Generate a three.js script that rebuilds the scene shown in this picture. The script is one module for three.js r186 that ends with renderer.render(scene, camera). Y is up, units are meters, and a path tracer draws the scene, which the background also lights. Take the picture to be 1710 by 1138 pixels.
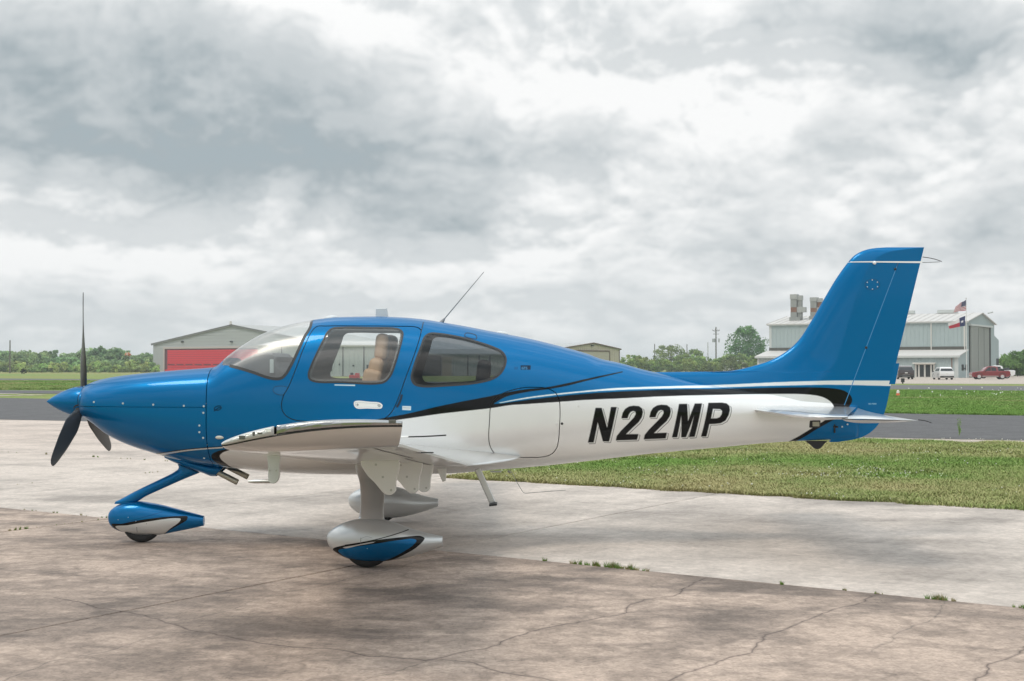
import * as THREE from 'three';
import { mergeGeometries, mergeVertices, toCreasedNormals } from 'three/addons/utils/BufferGeometryUtils.js';
import { RoundedBoxGeometry } from 'three/addons/geometries/RoundedBoxGeometry.js';
import { Brush, Evaluator, SUBTRACTION, INTERSECTION } from 'three-bvh-csg';

// ---------------------------------------------------------------- camera, sky, sun, exposure
const EYE = 1.577, DIST = 12.43, FOCAL = 2300, PITCH = Math.atan(44 / 2300);   // metres; focal length in pixels of a 1710 px wide picture
const scene = new THREE.Scene();
const camera = new THREE.PerspectiveCamera(2 * Math.atan(569 / FOCAL) * 180 / Math.PI, 1710 / 1138, 0.1, 6000);
camera.position.set(0, EYE, DIST);
camera.rotation.x = PITCH;
const renderer = new THREE.WebGLRenderer({ antialias: true });
renderer.toneMapping = THREE.LinearToneMapping;
renderer.toneMappingExposure = 1.0;
renderer.shadowMap.enabled = true;
renderer.shadowMap.type = THREE.PCFSoftShadowMap;
scene.fog = new THREE.FogExp2(0xdfe8ea, 0.0004);
const sun = new THREE.DirectionalLight(0xfff3e2, 1.25);
sun.position.set(-9, 22, 9);
sun.castShadow = true;
sun.shadow.radius = 36;
sun.shadow.mapSize.set(2048, 2048);
Object.assign(sun.shadow.camera, { left: -16, right: 16, top: 16, bottom: -16, near: 1, far: 60 });
scene.add(sun, sun.target);

// ---------------------------------------------------------------- random numbers and noise
function rng(seed) {
  let a = seed >>> 0;
  return () => { a = (a + 0x6d2b79f5) | 0; let t = Math.imul(a ^ (a >>> 15), 1 | a); t = (t + Math.imul(t ^ (t >>> 7), 61 | t)) ^ t; return ((t ^ (t >>> 14)) >>> 0) / 4294967296; };
}
const lerp = (a, b, t) => a + (b - a) * t, clamp = (x, a = 0, b = 1) => Math.min(b, Math.max(a, x));
const smooth = (a, b, x) => { const t = clamp((x - a) / (b - a)); return t * t * (3 - 2 * t); };
const PERM = new Uint8Array(512), VAL = new Float32Array(512);
{ const r = rng(77); for (let i = 0; i < 256; i++) PERM[i] = i; for (let i = 255; i > 0; i--) { const j = Math.floor(r() * (i + 1)); [PERM[i], PERM[j]] = [PERM[j], PERM[i]]; } for (let i = 0; i < 256; i++) { PERM[i + 256] = PERM[i]; VAL[i] = VAL[i + 256] = r() * 2 - 1; } }
function noise(x, y) {            // value noise, about -1 to 1
  const xf = Math.floor(x), yf = Math.floor(y), ix = xf & 255, iy = yf & 255;
  let u = x - xf, v = y - yf; u = u * u * u * (u * (u * 6 - 15) + 10); v = v * v * v * (v * (v * 6 - 15) + 10);
  const a = PERM[ix] + iy, b = PERM[(ix + 1) & 255] + iy;
  const p = VAL[PERM[a & 255]], q = VAL[PERM[b & 255]], r = VAL[PERM[(a + 1) & 255]], s = VAL[PERM[(b + 1) & 255]];
  return p + (q - p) * u + (r - p + (p - q - r + s) * u) * v;
}
function fbm(x, y, n, gain = 0.5) { let s = 0, a = 1, t = 0; for (let i = 0; i < n; i++) { s += a * noise(x, y); t += a; a *= gain; const nx = x * 1.6 + y * 1.2 + 17.3; y = y * 1.6 - x * 1.2 + 9.1; x = nx; } return s / t; }

// ---------------------------------------------------------------- the sky: a deck of broken grey cloud
{
  const W = 4096, H = 2048, FW = 1024, FH = 256, field = new Float32Array(FW * FH), data = new Float32Array(W * H * 4);
  // cloud masses: azimuth (degrees right of -z), elevation, half sizes, how dark (negative: bright)
  const masses = [[-10.4, 10.9, 7.8, 3.5, 1.0], [-20, 11.4, 4.0, 3.6, .85], [-4.4, 7.4, 4.6, 1.6, .75], [-11, 9.6, 6, 2.4, .4], [1.2, 10.6, 4.2, 1.9, .42], [-15.5, 13.8, 4.5, 1.6, .3],
    [16.9, 13.3, 4.0, 2.1, .72], [20.8, 6.3, 3.4, 1.7, .6], [11, 5.6, 6, 1.2, .3], [11.5, 14.3, 3.4, 1.1, .45], [15.0, 9.8, 2.2, 1.5, .3], [21, 9.8, 2.6, 1.6, .3], [6.5, 7.8, 3.4, 1.1, .2], [-17, 3.2, 5, 1.2, .28], [-7, 3.6, 4.2, 1.0, .2], [5, 3.6, 6, .9, .2],
    [1.8, 12.8, 4.2, 2.4, -.5], [-7, 14.6, 3.5, .9, -.4], [1.6, 7.4, 2.8, 1.4, -.3], [-16, 5.2, 5.5, 1.2, -.35], [-4, 4.9, 5, .9, -.25], [9, 10.8, 4.5, 1.6, -.2]];
  const r = rng(5);
  for (let k = 0; k < 330; k++) {  // unseen clouds outside the view, mostly dark to lower the sky's median
    const az = r() * 360 - 180, el = 2 + 88 * Math.pow(r(), 1.5), w = (2.5 + 7 * r()) / Math.max(.18, Math.cos(el * Math.PI / 180)), h = 1.2 + 3.4 * r() + el * .06;
    if (Math.abs(az) < 27 && el < 18) continue;
    masses.push([az, el, w, h, r() < .86 ? .5 + .6 * r() : -.2 - .3 * r()]);
  }
  for (const [az, el, w, h, d] of masses) {
    for (let j = Math.max(0, Math.floor((el - h * 1.6) / 90 * FH)); j < Math.min(FH, (el + h * 1.6) / 90 * FH); j++) {
      for (let i = Math.floor((az - w * 1.6 + 180) / 360 * FW); i < (az + w * 1.6 + 180) / 360 * FW; i++) {
        const u = ((i + .5) / FW * 360 - 180 - az) / w, v = ((j + .5) / FH * 90 - el) / h, q = Math.hypot(u, v < 0 ? v * 1.15 : v);
        if (q < 1.5) field[j * FW + ((i % FW) + FW) % FW] += d * (1 - smooth(.4, 1.4, q));
      }
    }
  }
  const look = (az, el) => {
    const x = (az + 180) / 360 * FW - .5, y = clamp(el / 90 * FH - .5, 0, FH - 1.01), x0 = Math.floor(x), y0 = Math.floor(y), u = x - x0, v = y - y0;
    const i0 = ((x0 % FW) + FW) % FW, i1 = (i0 + 1) % FW, o = y0 * FW, p = o + FW;
    return lerp(lerp(field[o + i0], field[o + i1], u), lerp(field[p + i0], field[p + i1], u), v);
  };
  // density of the deck on an azimuth-elevation grid: soft masses broken up by billows, flatter and finer towards the horizon
  const billow = (x, y, n) => { let t = 0, k = 1, w = 0; for (let i = 0; i < n; i++) { t += k * (1 - 2.6 * Math.abs(noise(x, y))); w += k; k *= .54; const q = x * 1.62 + y * 1.18 + 5.3; y = y * 1.62 - x * 1.18 + 3.7; x = q; } return t / w; };
  const H2 = H / 2, D = new Float32Array(W * H2), Mass = new Float32Array(W * H2);
  const density = (az, el, o) => {
    const u = az * .23 + 300, v = 7.4 * Math.log(1 + el / 8) + 40, calm = 1 - smooth(45, 80, el), low = smooth(0, 7, el);
    const wx = fbm(u * .8, v * .8, 4, .55), wy = fbm(u * .8 + 70, v * .8 + 31, 4, .55);
    const big = billow(u * .62 + wx * .5, v * .62 + wy * .4, 7), fine = billow(u * 1.9 + wx * .5, v * 1.9 + wy * .5, 5), tiny = billow(u * 5.1 + wx, v * 5.1 + wy, 4);
    const m = look(az + wx * 1.8 - big * 1.0, el + (wy * .8 + big * .75) * (.35 + .65 * low));
    return [m * 1.3 + (.36 * big + .34 * fine + .12 * tiny) * calm, m];
  };
  for (let j = 0; j < H2; j++) { const el = (j + .5) / H2 * 90; for (let i = 0; i < W; i++) {
    const az = ((i + .5) / W) * 360 - 180; let q = density(az, el);
    if (Math.abs(az) > 168) { const p = density(az - Math.sign(az) * 360, el), k = .5 * smooth(168, 180, Math.abs(az)); q = [lerp(q[0], p[0], k), lerp(q[1], p[1], k)]; }
    D[j * W + i] = q[0]; Mass[j * W + i] = q[1];
  } }
  const dAt = (i, j) => D[Math.min(H2 - 1, Math.max(0, j)) * W + ((i % W) + W) % W];
  for (let j = 0; j < H; j++) {
    const up = ((j + .5) / H - .5) * Math.PI, s = Math.max(0, Math.sin(up)), el = Math.max(0, up * 180 / Math.PI), row = Math.max(0, j - H2);
    for (let i = 0; i < W; i++) {
      const o = (j * W + i) * 4;
      if (j < H2) { data[o] = .5; data[o + 1] = .51; data[o + 2] = .5; data[o + 3] = 1; continue; }
      let k = i + W / 4; if (k >= W) k -= W;                  // column of the picture to azimuth right of -z
      const d = D[row * W + k];
      // tops catch the light from above, bases lie in their own shade
      const near = dAt(k + 2, row + 5) * .55 + dAt(k + 6, row + 15) * .45, lit = clamp((d - near) * .75, -.26, .32);
      const calm = 1 - smooth(50, 80, el), veil = 1 - smooth(0, 6.5, el);
      const thick = .47 + .52 * Math.tanh((d - .52) * 1.5); let dark = thick - lit * calm * (1.65 - .85 * thick);
      dark = lerp(.40 + (dark - .4) * .55, dark, smooth(0, 5.5, el));
      const t = clamp(dark, -.06, 1.1), lift = 1 + 1.9 * smooth(.2, 1.05, s);
      data[o] = lerp(lerp(.94, .392, t), .68, veil * .35) * lift;
      data[o + 1] = lerp(lerp(.95, .452, t), .725, veil * .35) * lift;
      data[o + 2] = lerp(lerp(.95, .484, t), .745, veil * .35) * lift;
      data[o + 3] = 1;
    }
  }
  const sky = new THREE.DataTexture(data, W, H, THREE.RGBAFormat, THREE.FloatType);
  sky.mapping = THREE.EquirectangularReflectionMapping;
  sky.magFilter = THREE.LinearFilter;
  sky.needsUpdate = true;
  scene.background = sky;
  scene.environment = sky;
}

// ---------------------------------------------------------------- helpers
const CP = Math.cos(PITCH), SP = Math.sin(PITCH);
// measured picture point -> place in the world, at the plane z, on the ground, or at a depth
function P(px, py, z = 0) { const x = (px - 855) / FOCAL, y = (569 - py) / FOCAL, t = (DIST - z) / (CP - y * SP); return new THREE.Vector3(x * t, EYE + (y * CP + SP) * t, z); }
function G(px, py) { const x = (px - 855) / FOCAL, y = (569 - py) / FOCAL, t = -EYE / (y * CP + SP); return new THREE.Vector3(x * t, 0, DIST - t * (CP - y * SP)); }
const U1 = new THREE.Vector3(.8526, 0, .5225), U2 = new THREE.Vector3(.5225, 0, -.8526);   // the airfield's own two directions
const names = {};
function numbered(name) { const n = names[name] = (names[name] ?? -1) + 1; return n ? name + '_' + String(n).padStart(3, '0') : name; }
function tag(o, label, category, group, kind) {
  if (label) o.userData.label = label;
  if (category) o.userData.category = category;
  if (group) o.userData.group = group;
  if (kind) o.userData.kind = kind;
  return o;
}
function thing(name, label, category, pos = [0, 0, 0], turn = 0, group) {
  const o = new THREE.Group(); o.name = numbered(name); o.position.set(...pos); o.rotation.y = turn; scene.add(o);
  return tag(o, label, category, group);
}
function mesh(name, geometry, material, parent = scene) {
  if (Array.isArray(geometry)) geometry = mergeGeometries(geometry.map((g) => { const h = g.index ? g.toNonIndexed() : g.clone(); for (const k of Object.keys(h.attributes)) if (!['position', 'normal', 'uv'].includes(k)) h.deleteAttribute(k); if (!h.attributes.uv) h.setAttribute('uv', new THREE.BufferAttribute(new Float32Array(h.attributes.position.count * 2), 2)); if (!h.attributes.normal) h.computeVertexNormals(); return h; }));
  const o = new THREE.Mesh(geometry, material);
  o.name = parent === scene ? numbered(name) : name;
  o.castShadow = o.receiveShadow = true;
  parent.add(o);
  return o;
}
function struct(name, geometry, material) { const o = mesh(name, geometry, material); o.userData.kind = 'structure'; return o; }
const std = (color, roughness = .7, metalness = 0, more = {}) => new THREE.MeshPhysicalMaterial({ color: Array.isArray(color) ? new THREE.Color().setRGB(...color) : color, roughness, metalness, ...more });
const box = (w, h, d, x = 0, y = 0, z = 0, ry = 0) => { const g = new THREE.BoxGeometry(w, h, d); if (ry) g.rotateY(ry); return g.translate(x, y, z); };
const rbox = (w, h, d, r, x = 0, y = 0, z = 0) => new RoundedBoxGeometry(w, h, d, 2, r).translate(x, y, z);
function cyl(a, b, r0, r1 = r0, n = 10) {     // a tapered bar from a to b
  const A = new THREE.Vector3(...(a.toArray?.() ?? a)), B = new THREE.Vector3(...(b.toArray?.() ?? b)), d = B.clone().sub(A), g = new THREE.CylinderGeometry(r1, r0, d.length(), n);
  g.applyQuaternion(new THREE.Quaternion().setFromUnitVectors(new THREE.Vector3(0, 1, 0), d.normalize()));
  return g.translate((A.x + B.x) / 2, (A.y + B.y) / 2, (A.z + B.z) / 2);
}
function grid(nu, nv, f, closeU = false) {     // (nu+1) x (nv+1) points f(i/nu, j/nv)
  const pos = [], uv = [], idx = [];
  for (let i = 0; i <= nu; i++) for (let j = 0; j <= nv; j++) { const p = f(i / nu, j / nv); pos.push(p[0], p[1], p[2]); uv.push(p[3] ?? i / nu, p[4] ?? j / nv); }
  const w = nv + 1;
  for (let i = 0; i < nu; i++) for (let j = 0; j < nv; j++) { const a = i * w + j, b = a + w; idx.push(a, b, a + 1, b, b + 1, a + 1); }
  const g = new THREE.BufferGeometry();
  g.setAttribute('position', new THREE.Float32BufferAttribute(pos, 3)); g.setAttribute('uv', new THREE.Float32BufferAttribute(uv, 2)); g.setIndex(idx);
  g.computeVertexNormals();
  return g;
}
function welded(g, angle = 1.0) { const h = g.clone(); const uv = h.attributes.uv; h.deleteAttribute('normal'); if (uv) h.deleteAttribute('uv'); return toCreasedNormals(mergeVertices(h, 1e-5), angle); }
function flatPoly(points, y, uvScale = 1) {     // a flat polygon on the ground, x-z points
  const shape = new THREE.Shape(points.map((p) => new THREE.Vector2(p.x ?? p[0], -(p.z ?? p[1]))));
  const g = new THREE.ShapeGeometry(shape); g.rotateX(-Math.PI / 2); g.translate(0, y, 0);
  const p = g.attributes.position, uv = g.attributes.uv;
  for (let i = 0; i < p.count; i++) uv.setXY(i, p.getX(i) / uvScale, -p.getZ(i) / uvScale);
  return g;
}
// monotone cubic through a table [[x, y], ...]
function curve(table) {
  const n = table.length, x = table.map((t) => t[0]), y = table.map((t) => t[1]), m = new Array(n), d = [];
  for (let i = 0; i < n - 1; i++) d.push((y[i + 1] - y[i]) / (x[i + 1] - x[i]));
  m[0] = d[0]; m[n - 1] = d[n - 2];
  for (let i = 1; i < n - 1; i++) m[i] = d[i - 1] * d[i] <= 0 ? 0 : 3 * (x[i + 1] - x[i - 1]) / ((2 * (x[i + 1] - x[i]) + x[i] - x[i - 1]) / d[i - 1] + (x[i + 1] - x[i] + 2 * (x[i] - x[i - 1])) / d[i]);
  return (t) => {
    if (t <= x[0]) return y[0]; if (t >= x[n - 1]) return y[n - 1];
    let i = 0; while (t > x[i + 1]) i++;
    const h = x[i + 1] - x[i], u = (t - x[i]) / h, u2 = u * u, u3 = u2 * u;
    return y[i] * (2 * u3 - 3 * u2 + 1) + h * m[i] * (u3 - 2 * u2 + u) + y[i + 1] * (3 * u2 - 2 * u3) + h * m[i + 1] * (u3 - u2);
  };
}
function spline2(points, n, closed) {           // a smooth dense 2-D line
  const c = new THREE.CatmullRomCurve3(points.map((p) => new THREE.Vector3(p.x ?? p[0], p.y ?? p[1], 0)), closed, 'centripetal');
  return c.getPoints(n).map((p) => new THREE.Vector2(p.x, p.y)).slice(0, closed ? n : n + 1);
}
function offsetPoly(pts, d) {                   // closed 2-D polygon moved outwards by d
  let area = 0; const n = pts.length;
  for (let i = 0; i < n; i++) { const a = pts[i], b = pts[(i + 1) % n]; area += a.x * b.y - b.x * a.y; }
  const s = area > 0 ? 1 : -1;
  return pts.map((p, i) => { const a = pts[(i + n - 1) % n], b = pts[(i + 1) % n], t = new THREE.Vector2(b.x - a.x, b.y - a.y).normalize(); return new THREE.Vector2(p.x + t.y * s * d, p.y - t.x * s * d); });
}
function canvas(w, h, draw) {
  const c = document.createElement('canvas'); c.width = w; c.height = h;
  const ctx = c.getContext('2d'); draw(ctx, w, h);
  const t = new THREE.CanvasTexture(c); t.colorSpace = THREE.SRGBColorSpace; t.anisotropy = 8;
  return t;
}
const srgb = (v) => { v = clamp(v); return 255 * (v <= .0031308 ? v * 12.92 : 1.055 * Math.pow(v, 1 / 2.4) - .055); };
function pixelTexture(w, h, f, repeat = true, color = true) {    // f(u, v) -> linear [r, g, b] (colour) or value (data)
  const data = new Uint8Array(w * h * 4);
  for (let j = 0, o = 0; j < h; j++) for (let i = 0; i < w; i++, o += 4) {
    const c = f((i + .5) / w, (j + .5) / h);
    if (color) { data[o] = srgb(c[0]); data[o + 1] = srgb(c[1]); data[o + 2] = srgb(c[2]); } else data[o] = data[o + 1] = data[o + 2] = 255 * clamp(c);
    data[o + 3] = 255;
  }
  const t = new THREE.DataTexture(data, w, h, THREE.RGBAFormat);
  t.magFilter = THREE.LinearFilter; t.minFilter = THREE.LinearMipmapLinearFilter; t.generateMipmaps = true;
  if (repeat) t.wrapS = t.wrapT = THREE.RepeatWrapping;
  if (color) t.colorSpace = THREE.SRGBColorSpace;
  t.needsUpdate = true;
  return t;
}
const wrapNoise = (u, v, n, oct, gain = .5) => {   // repeats over the unit square
  const a = u, b = v, f = (x, y) => fbm(x * n, y * n, oct, gain), s = smooth(0, 1, a), t = smooth(0, 1, b);
  const k = Math.sqrt((s * s + (1 - s) * (1 - s)) * (t * t + (1 - t) * (1 - t)));
  return ((f(a, b) * (1 - s) + f(a - 1, b) * s) * (1 - t) + (f(a, b - 1) * (1 - s) + f(a - 1, b - 1) * s) * t) / k;
};
// ---------------------------------------------------------------- ground
const line = (a, b) => ({ a, d: b.clone().sub(a).normalize() });
const cross = (l, m) => { const k = (m.a.x - l.a.x) * m.d.z - (m.a.z - l.a.z) * m.d.x, t = k / (l.d.x * m.d.z - l.d.z * m.d.x); return l.a.clone().addScaledVector(l.d, t); };
const moved = (l, v, s) => ({ a: l.a.clone().addScaledVector(v, s), d: l.d });
const inPoly = (x, z, poly) => { let k = false; for (let i = 0, j = poly.length - 1; i < poly.length; j = i++) { const a = poly[i], b = poly[j]; if ((a.z > z) !== (b.z > z) && x < (b.x - a.x) * (z - a.z) / (b.z - a.z) + a.x) k = !k; } return k; };

const A1 = line(G(0, 848), G(1710, 1016)), A2 = line(G(0, 755), G(1710, 851)), A0 = moved(A1, U2, -6.3);
const A3 = moved(A2, U2, 6.1), A4 = moved(A2, U2, 12.2), A5 = moved(A2, U2, 18.8), A6 = moved(A2, U2, 36);
const B = (j) => ({ a: G(180, 867).addScaledVector(U1, j * 4.25), d: U2 });
const taxiNear = line(G(0, 701), G(1710, 736)), taxiFar = line(G(0, 665), G(1700, 694.5));
const roadNear = line(G(0, 637), G(1710, 656.5)), roadFar = line(G(0, 632.4), G(1710, 645));

// grass and soil for the sheet that everything lies on
const grassTexture = pixelTexture(1024, 1024, (u, v) => {
  const a = wrapNoise(u, v, 9, 5, .6), b = wrapNoise(u + .3, v, 60, 3, .6), d = wrapNoise(u, v + .4, 22, 4, .6), k = clamp(.5 + a * .5 + d * .45), s = 1 + b * .55;
  return [lerp(.12, .25, k) * s, lerp(.19, .25, k) * s, lerp(.05, .12, k) * s];
});
const grassMat = std(0xffffff, .95, 0, { map: grassTexture, vertexColors: true, specularIntensity: .2 });
{
  const n = 150, w = (u) => { const s = u * 2 - 1; return Math.sign(s) * (40 * Math.abs(s) + 2960 * Math.pow(Math.abs(s), 5)); };
  const g = grid(n, n, (u, v) => { const x = w(u), z = w(1 - v) - 20; return [x, -.012, z, x / 5, -z / 5]; });
  const p = g.attributes.position, col = new Float32Array(p.count * 3);
  for (let i = 0; i < p.count; i++) {
    const x = p.getX(i), z = p.getZ(i), k = fbm(x * .045 + 3, z * .06, 4) * .5 + fbm(x * .006, z * .012 + 9, 3) * .6;
    const dry = clamp(.35 + k * 1.2 + smooth(-120, -420, z) * .35);
    col[i * 3] = lerp(.85, 1.45, dry); col[i * 3 + 1] = lerp(1.1, 1.12, dry); col[i * 3 + 2] = lerp(.8, 1.1, dry);
  }
  g.setAttribute('color', new THREE.BufferAttribute(col, 3));
  struct('ground', g, grassMat);
}

// asphalt
const asphaltTexture = pixelTexture(512, 512, (u, v) => { const a = wrapNoise(u, v, 110, 2, .6), b = wrapNoise(u, v, 7, 4, .55), k = 1 + a * .5 + b * .3; return [.088 * k, .086 * k, .089 * k]; });
asphaltTexture.repeat.set(.4, .4);
const asphaltMat = std(0xffffff, .88, 0, { map: asphaltTexture });
const strip = (name, l, m, x0, x1, y, mat) => {
  const at = (ln, x) => { const p = ln.a.clone().addScaledVector(ln.d, (x - ln.a.x) / ln.d.x); return p; };
  const poly = [at(l, x0), at(l, x1), at(m, x1), at(m, x0)];
  return struct(name, flatPoly(poly, y), mat);
};
strip('taxiway', taxiNear, taxiFar, -45, 26, .004, asphaltMat);
strip('taxiway', line(G(0, 657.2), G(140, 658.2)), line(G(0, 652), G(140, 652.8)), -60, -18, .004, asphaltMat);
const roadMat = std([1.25, 1.25, 1.25], .9, 0, { map: asphaltTexture });
strip('road', roadNear, roadFar, -220, 120, .004, roadMat);

// pale gravel: the yard before the hangar, the shoulder of the taxiway
const gravelTexture = pixelTexture(512, 512, (u, v) => { const a = wrapNoise(u, v, 90, 3, .7), b = wrapNoise(u, v, 8, 4, .6), k = 1 + a * .5 + b * .35; return [.42 * k, .36 * k, .31 * k]; });
gravelTexture.repeat.set(.5, .5);
const gravelMat = std(0xffffff, .95, 0, { map: gravelTexture });
{
  const yard = [G(1225, 640.2), G(1480, 641), G(1712, 641.6), G(1990, 643), new THREE.Vector3(150, 0, -235), new THREE.Vector3(25, 0, -235)];
  struct('gravel_yard', flatPoly(yard, -.002), gravelMat);
  const edge = []; const far = []; const r = rng(4);
  for (let i = 0; i <= 60; i++) { const p = cross(taxiNear, B(0)).addScaledVector(taxiNear.d, i * .45); far.push(p.clone().addScaledVector(U2, .3)); edge.push(p.addScaledVector(U2, -(1.5 + 1.0 * Math.abs(fbm(i * .7, 3, 3)) + .3 * r()))); }
  struct('gravel_shoulder', flatPoly([...edge, ...far.reverse()], -.004), gravelMat);
  const patch = (px, py, a, b) => { const c = G(px, py), pts = []; for (let i = 0; i < 24; i++) { const t = i / 24 * Math.PI * 2, q = 1 + .3 * noise(i * .9, px); pts.push(new THREE.Vector3(c.x + Math.cos(t) * a * q, 0, c.z + Math.sin(t) * b * q)); } struct('gravel_patch', flatPoly(pts, .001), gravelMat); };
  patch(10, 657.6, .9, 1.4); patch(50, 660, .8, 1.0); patch(2, 661, 1, .8);
}

// ---- the concrete apron: slabs with open joints
const NX = -7, NZ = -4.6, NS = 12, FX = -17, FZ = D0(46), FWX = 26, FWZ = 37.5;
function D0(d) { return DIST - d; }
const CRACKS = [
  [[86, 998], [133, 1004], [181, 1018], [237, 1028], [278, 1042], [310, 1054], [354, 1061], [390, 1065], [434, 1077], [503, 1082], [560, 1087], [621, 1097], [662, 1099], [712, 1104], [770, 1104], [821, 1119], [865, 1127], [926, 1137], [980, 1150]],
  [[712, 1104], [730, 1100], [777, 1090], [811, 1082], [841, 1070], [872, 1061], [902, 1050], [933, 1045], [967, 1039], [998, 1031], [1035, 1025], [1058, 1012], [1089, 1002], [1123, 992], [1140, 985], [1152, 976], [1172, 966]],
  [[1090, 1148], [1124, 1129], [1166, 1118], [1204, 1100], [1241, 1090], [1261, 1072], [1277, 1064], [1313, 1054], [1337, 1044], [1378, 1024], [1420, 1010], [1470, 990]],
  [[1620, 1140], [1635, 1127], [1655, 1111], [1680, 1103], [1700, 1090], [1704, 1080]],
];
const FAINT = [[[-10, 1140], [40, 1122], [120, 1098], [177, 1086], [225, 1072], [282, 1054]], [[282, 1042], [334, 1032], [398, 1018], [442, 998], [563, 974], [600, 962], [680, 945], [750, 929]], [[1580, 1003], [1560, 1030], [1500, 1060], [1460, 1090]], [[712, 1104], [660, 1120], [600, 1140]]];
const nearTexture = (() => {
  const N = 2048, r = rng(21), blobs = [];
  for (const [px, py, s] of [[320, 960, .62], [210, 945, .4], [420, 962, .4], [60, 968, .3], [90, 1024, .22], [500, 985, .3], [40, 1000, .5], [600, 1040, .16], [640, 1042, .15], [625, 1045, .12], [885, 985, .11], [945, 962, .1], [950, 1022, .14], [1015, 1018, .12], [1330, 1005, .3], [1190, 1000, .3], [1290, 1090, .25], [1000, 1085, .15], [470, 1005, .25], [250, 1070, .35]]) { const g = G(px, py); blobs.push([g.x, g.z, s, .42]); }
  for (let i = 0; i < 46; i++) blobs.push([NX + r() * NS, NZ + r() * NS, .04 + .16 * r() * r(), .15 + .25 * r()]);
  const data = new Uint8ClampedArray(N * N * 4), rough = new Float32Array(N * N);
  const lightest = new Float32Array(N * N);
  for (const [bx, bz, s, k] of blobs) {
    const R = s * 2.4, i0 = Math.max(0, Math.floor((bx - R - NX) / NS * N)), i1 = Math.min(N - 1, (bx + R - NX) / NS * N), j0 = Math.max(0, Math.floor((bz - R - NZ) / NS * N)), j1 = Math.min(N - 1, (bz + R - NZ) / NS * N);
    for (let j = j0; j <= j1; j++) for (let i = i0; i <= i1; i++) {
      const x = NX + i / N * NS, z = NZ + j / N * NS, q = Math.hypot((x - bx) / 1.35, z - bz) / s + fbm(x * 2.6 / (s + .2), z * 2.6 / (s + .2), 3) * .55;
      lightest[j * N + i] = Math.max(lightest[j * N + i], k * (1 - smooth(.75, 1.05, q)));
    }
  }
  for (let j = 0, o = 0; j < N; j++) for (let i = 0; i < N; i++, o += 4) {
    const x = NX + i / N * NS, z = NZ + j / N * NS;
    const a = x * U1.x + z * U1.z, b = x * U2.x + z * U2.z;        // along the slab's own directions
    const w = fbm(x * .8, z * .8, 3);
    const big = fbm(a * .32 + w * .6, b * .5 + w * .5 + 5, 5, .55), streak = fbm(a * .7 + w, b * 2.4 + w * .8, 4, .6), mid = fbm(x * 1.4 + 8, z * 3.2 + w * 1.4, 5, .6), across = fbm(a * 2.2, b * .4, 3, .55);
    let k = .56 + big * .6 + mid * .56 + streak * .34 + across * .24 + .2 * fbm(x * 6.5, z * 9, 3, .6);
    k = clamp(k * .92) ; k = k * k * (3 - 2 * k);
    k = Math.max(k, clamp(k + lightest[j * N + i] * .75));
    const speck = noise(x * 120 + 9, z * 120), fine = 1 + .17 * noise(x * 95, z * 95) + .13 * noise(x * 41, z * 41) + .09 * noise(x * 18, z * 18) - (speck > .78 ? .35 * (speck - .78) / .22 : 0);
    const rim = 1 - .22 * smooth(.25, .0, Math.abs(fbm(x * 3.1, z * 3.1, 4, .5))) * smooth(.2, .7, k);
    const q = fine * rim;
    data[o] = srgb(lerp(.155, .45, k) * q); data[o + 1] = srgb(lerp(.124, .352, k) * q); data[o + 2] = srgb(lerp(.106, .29, k) * q); data[o + 3] = 255;
  }
  const c = document.createElement('canvas'); c.width = c.height = N;
  const ctx = c.getContext('2d');
  ctx.putImageData(new ImageData(data, N, N), 0, 0);
  const to = (p) => { const g = G(p[0], p[1]); return [(g.x - NX) / NS * N, (g.z - NZ) / NS * N]; };
  const rag = (pts, width, alpha, seed) => {
    const q = rng(seed), c3 = new THREE.CatmullRomCurve3(pts.map((p) => { const t = to(p); return new THREE.Vector3(t[0], t[1], 0); })), M = Math.max(20, Math.round(c3.getLength() / 5)), P3 = c3.getSpacedPoints(M);
    for (let pass = 0; pass < 3; pass++) for (let i = 0; i < M; i++) {
      const A = P3[i], Bq = P3[i + 1], n1 = [noise(i * .11, seed) * 6 + noise(i * .5, seed) * 2, noise(i * .11, seed + 50) * 6 + noise(i * .5, seed + 9) * 2], n2 = [noise((i + 1) * .11, seed) * 6 + noise((i + 1) * .5, seed) * 2, noise((i + 1) * .11, seed + 50) * 6 + noise((i + 1) * .5, seed + 9) * 2];
      ctx.strokeStyle = pass < 1 ? `rgba(60,50,44,${alpha * .18})` : `rgba(28,24,22,${alpha * (.45 + .5 * q())})`;
      ctx.lineWidth = pass < 1 ? width * 6 : width * (.45 + .8 * q()); ctx.lineCap = 'round';
      ctx.beginPath(); ctx.moveTo(A.x + n1[0], A.y + n1[1]); ctx.lineTo(Bq.x + n2[0], Bq.y + n2[1]); ctx.stroke();
    }
  };
  CRACKS.forEach((p, i) => rag(p, .85, .5, 100 + i)); FAINT.forEach((p, i) => rag(p, .8, .22, 200 + i));
  const t = new THREE.CanvasTexture(c); t.colorSpace = THREE.SRGBColorSpace; t.anisotropy = 8; t.flipY = false;
  return t;
})();
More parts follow.
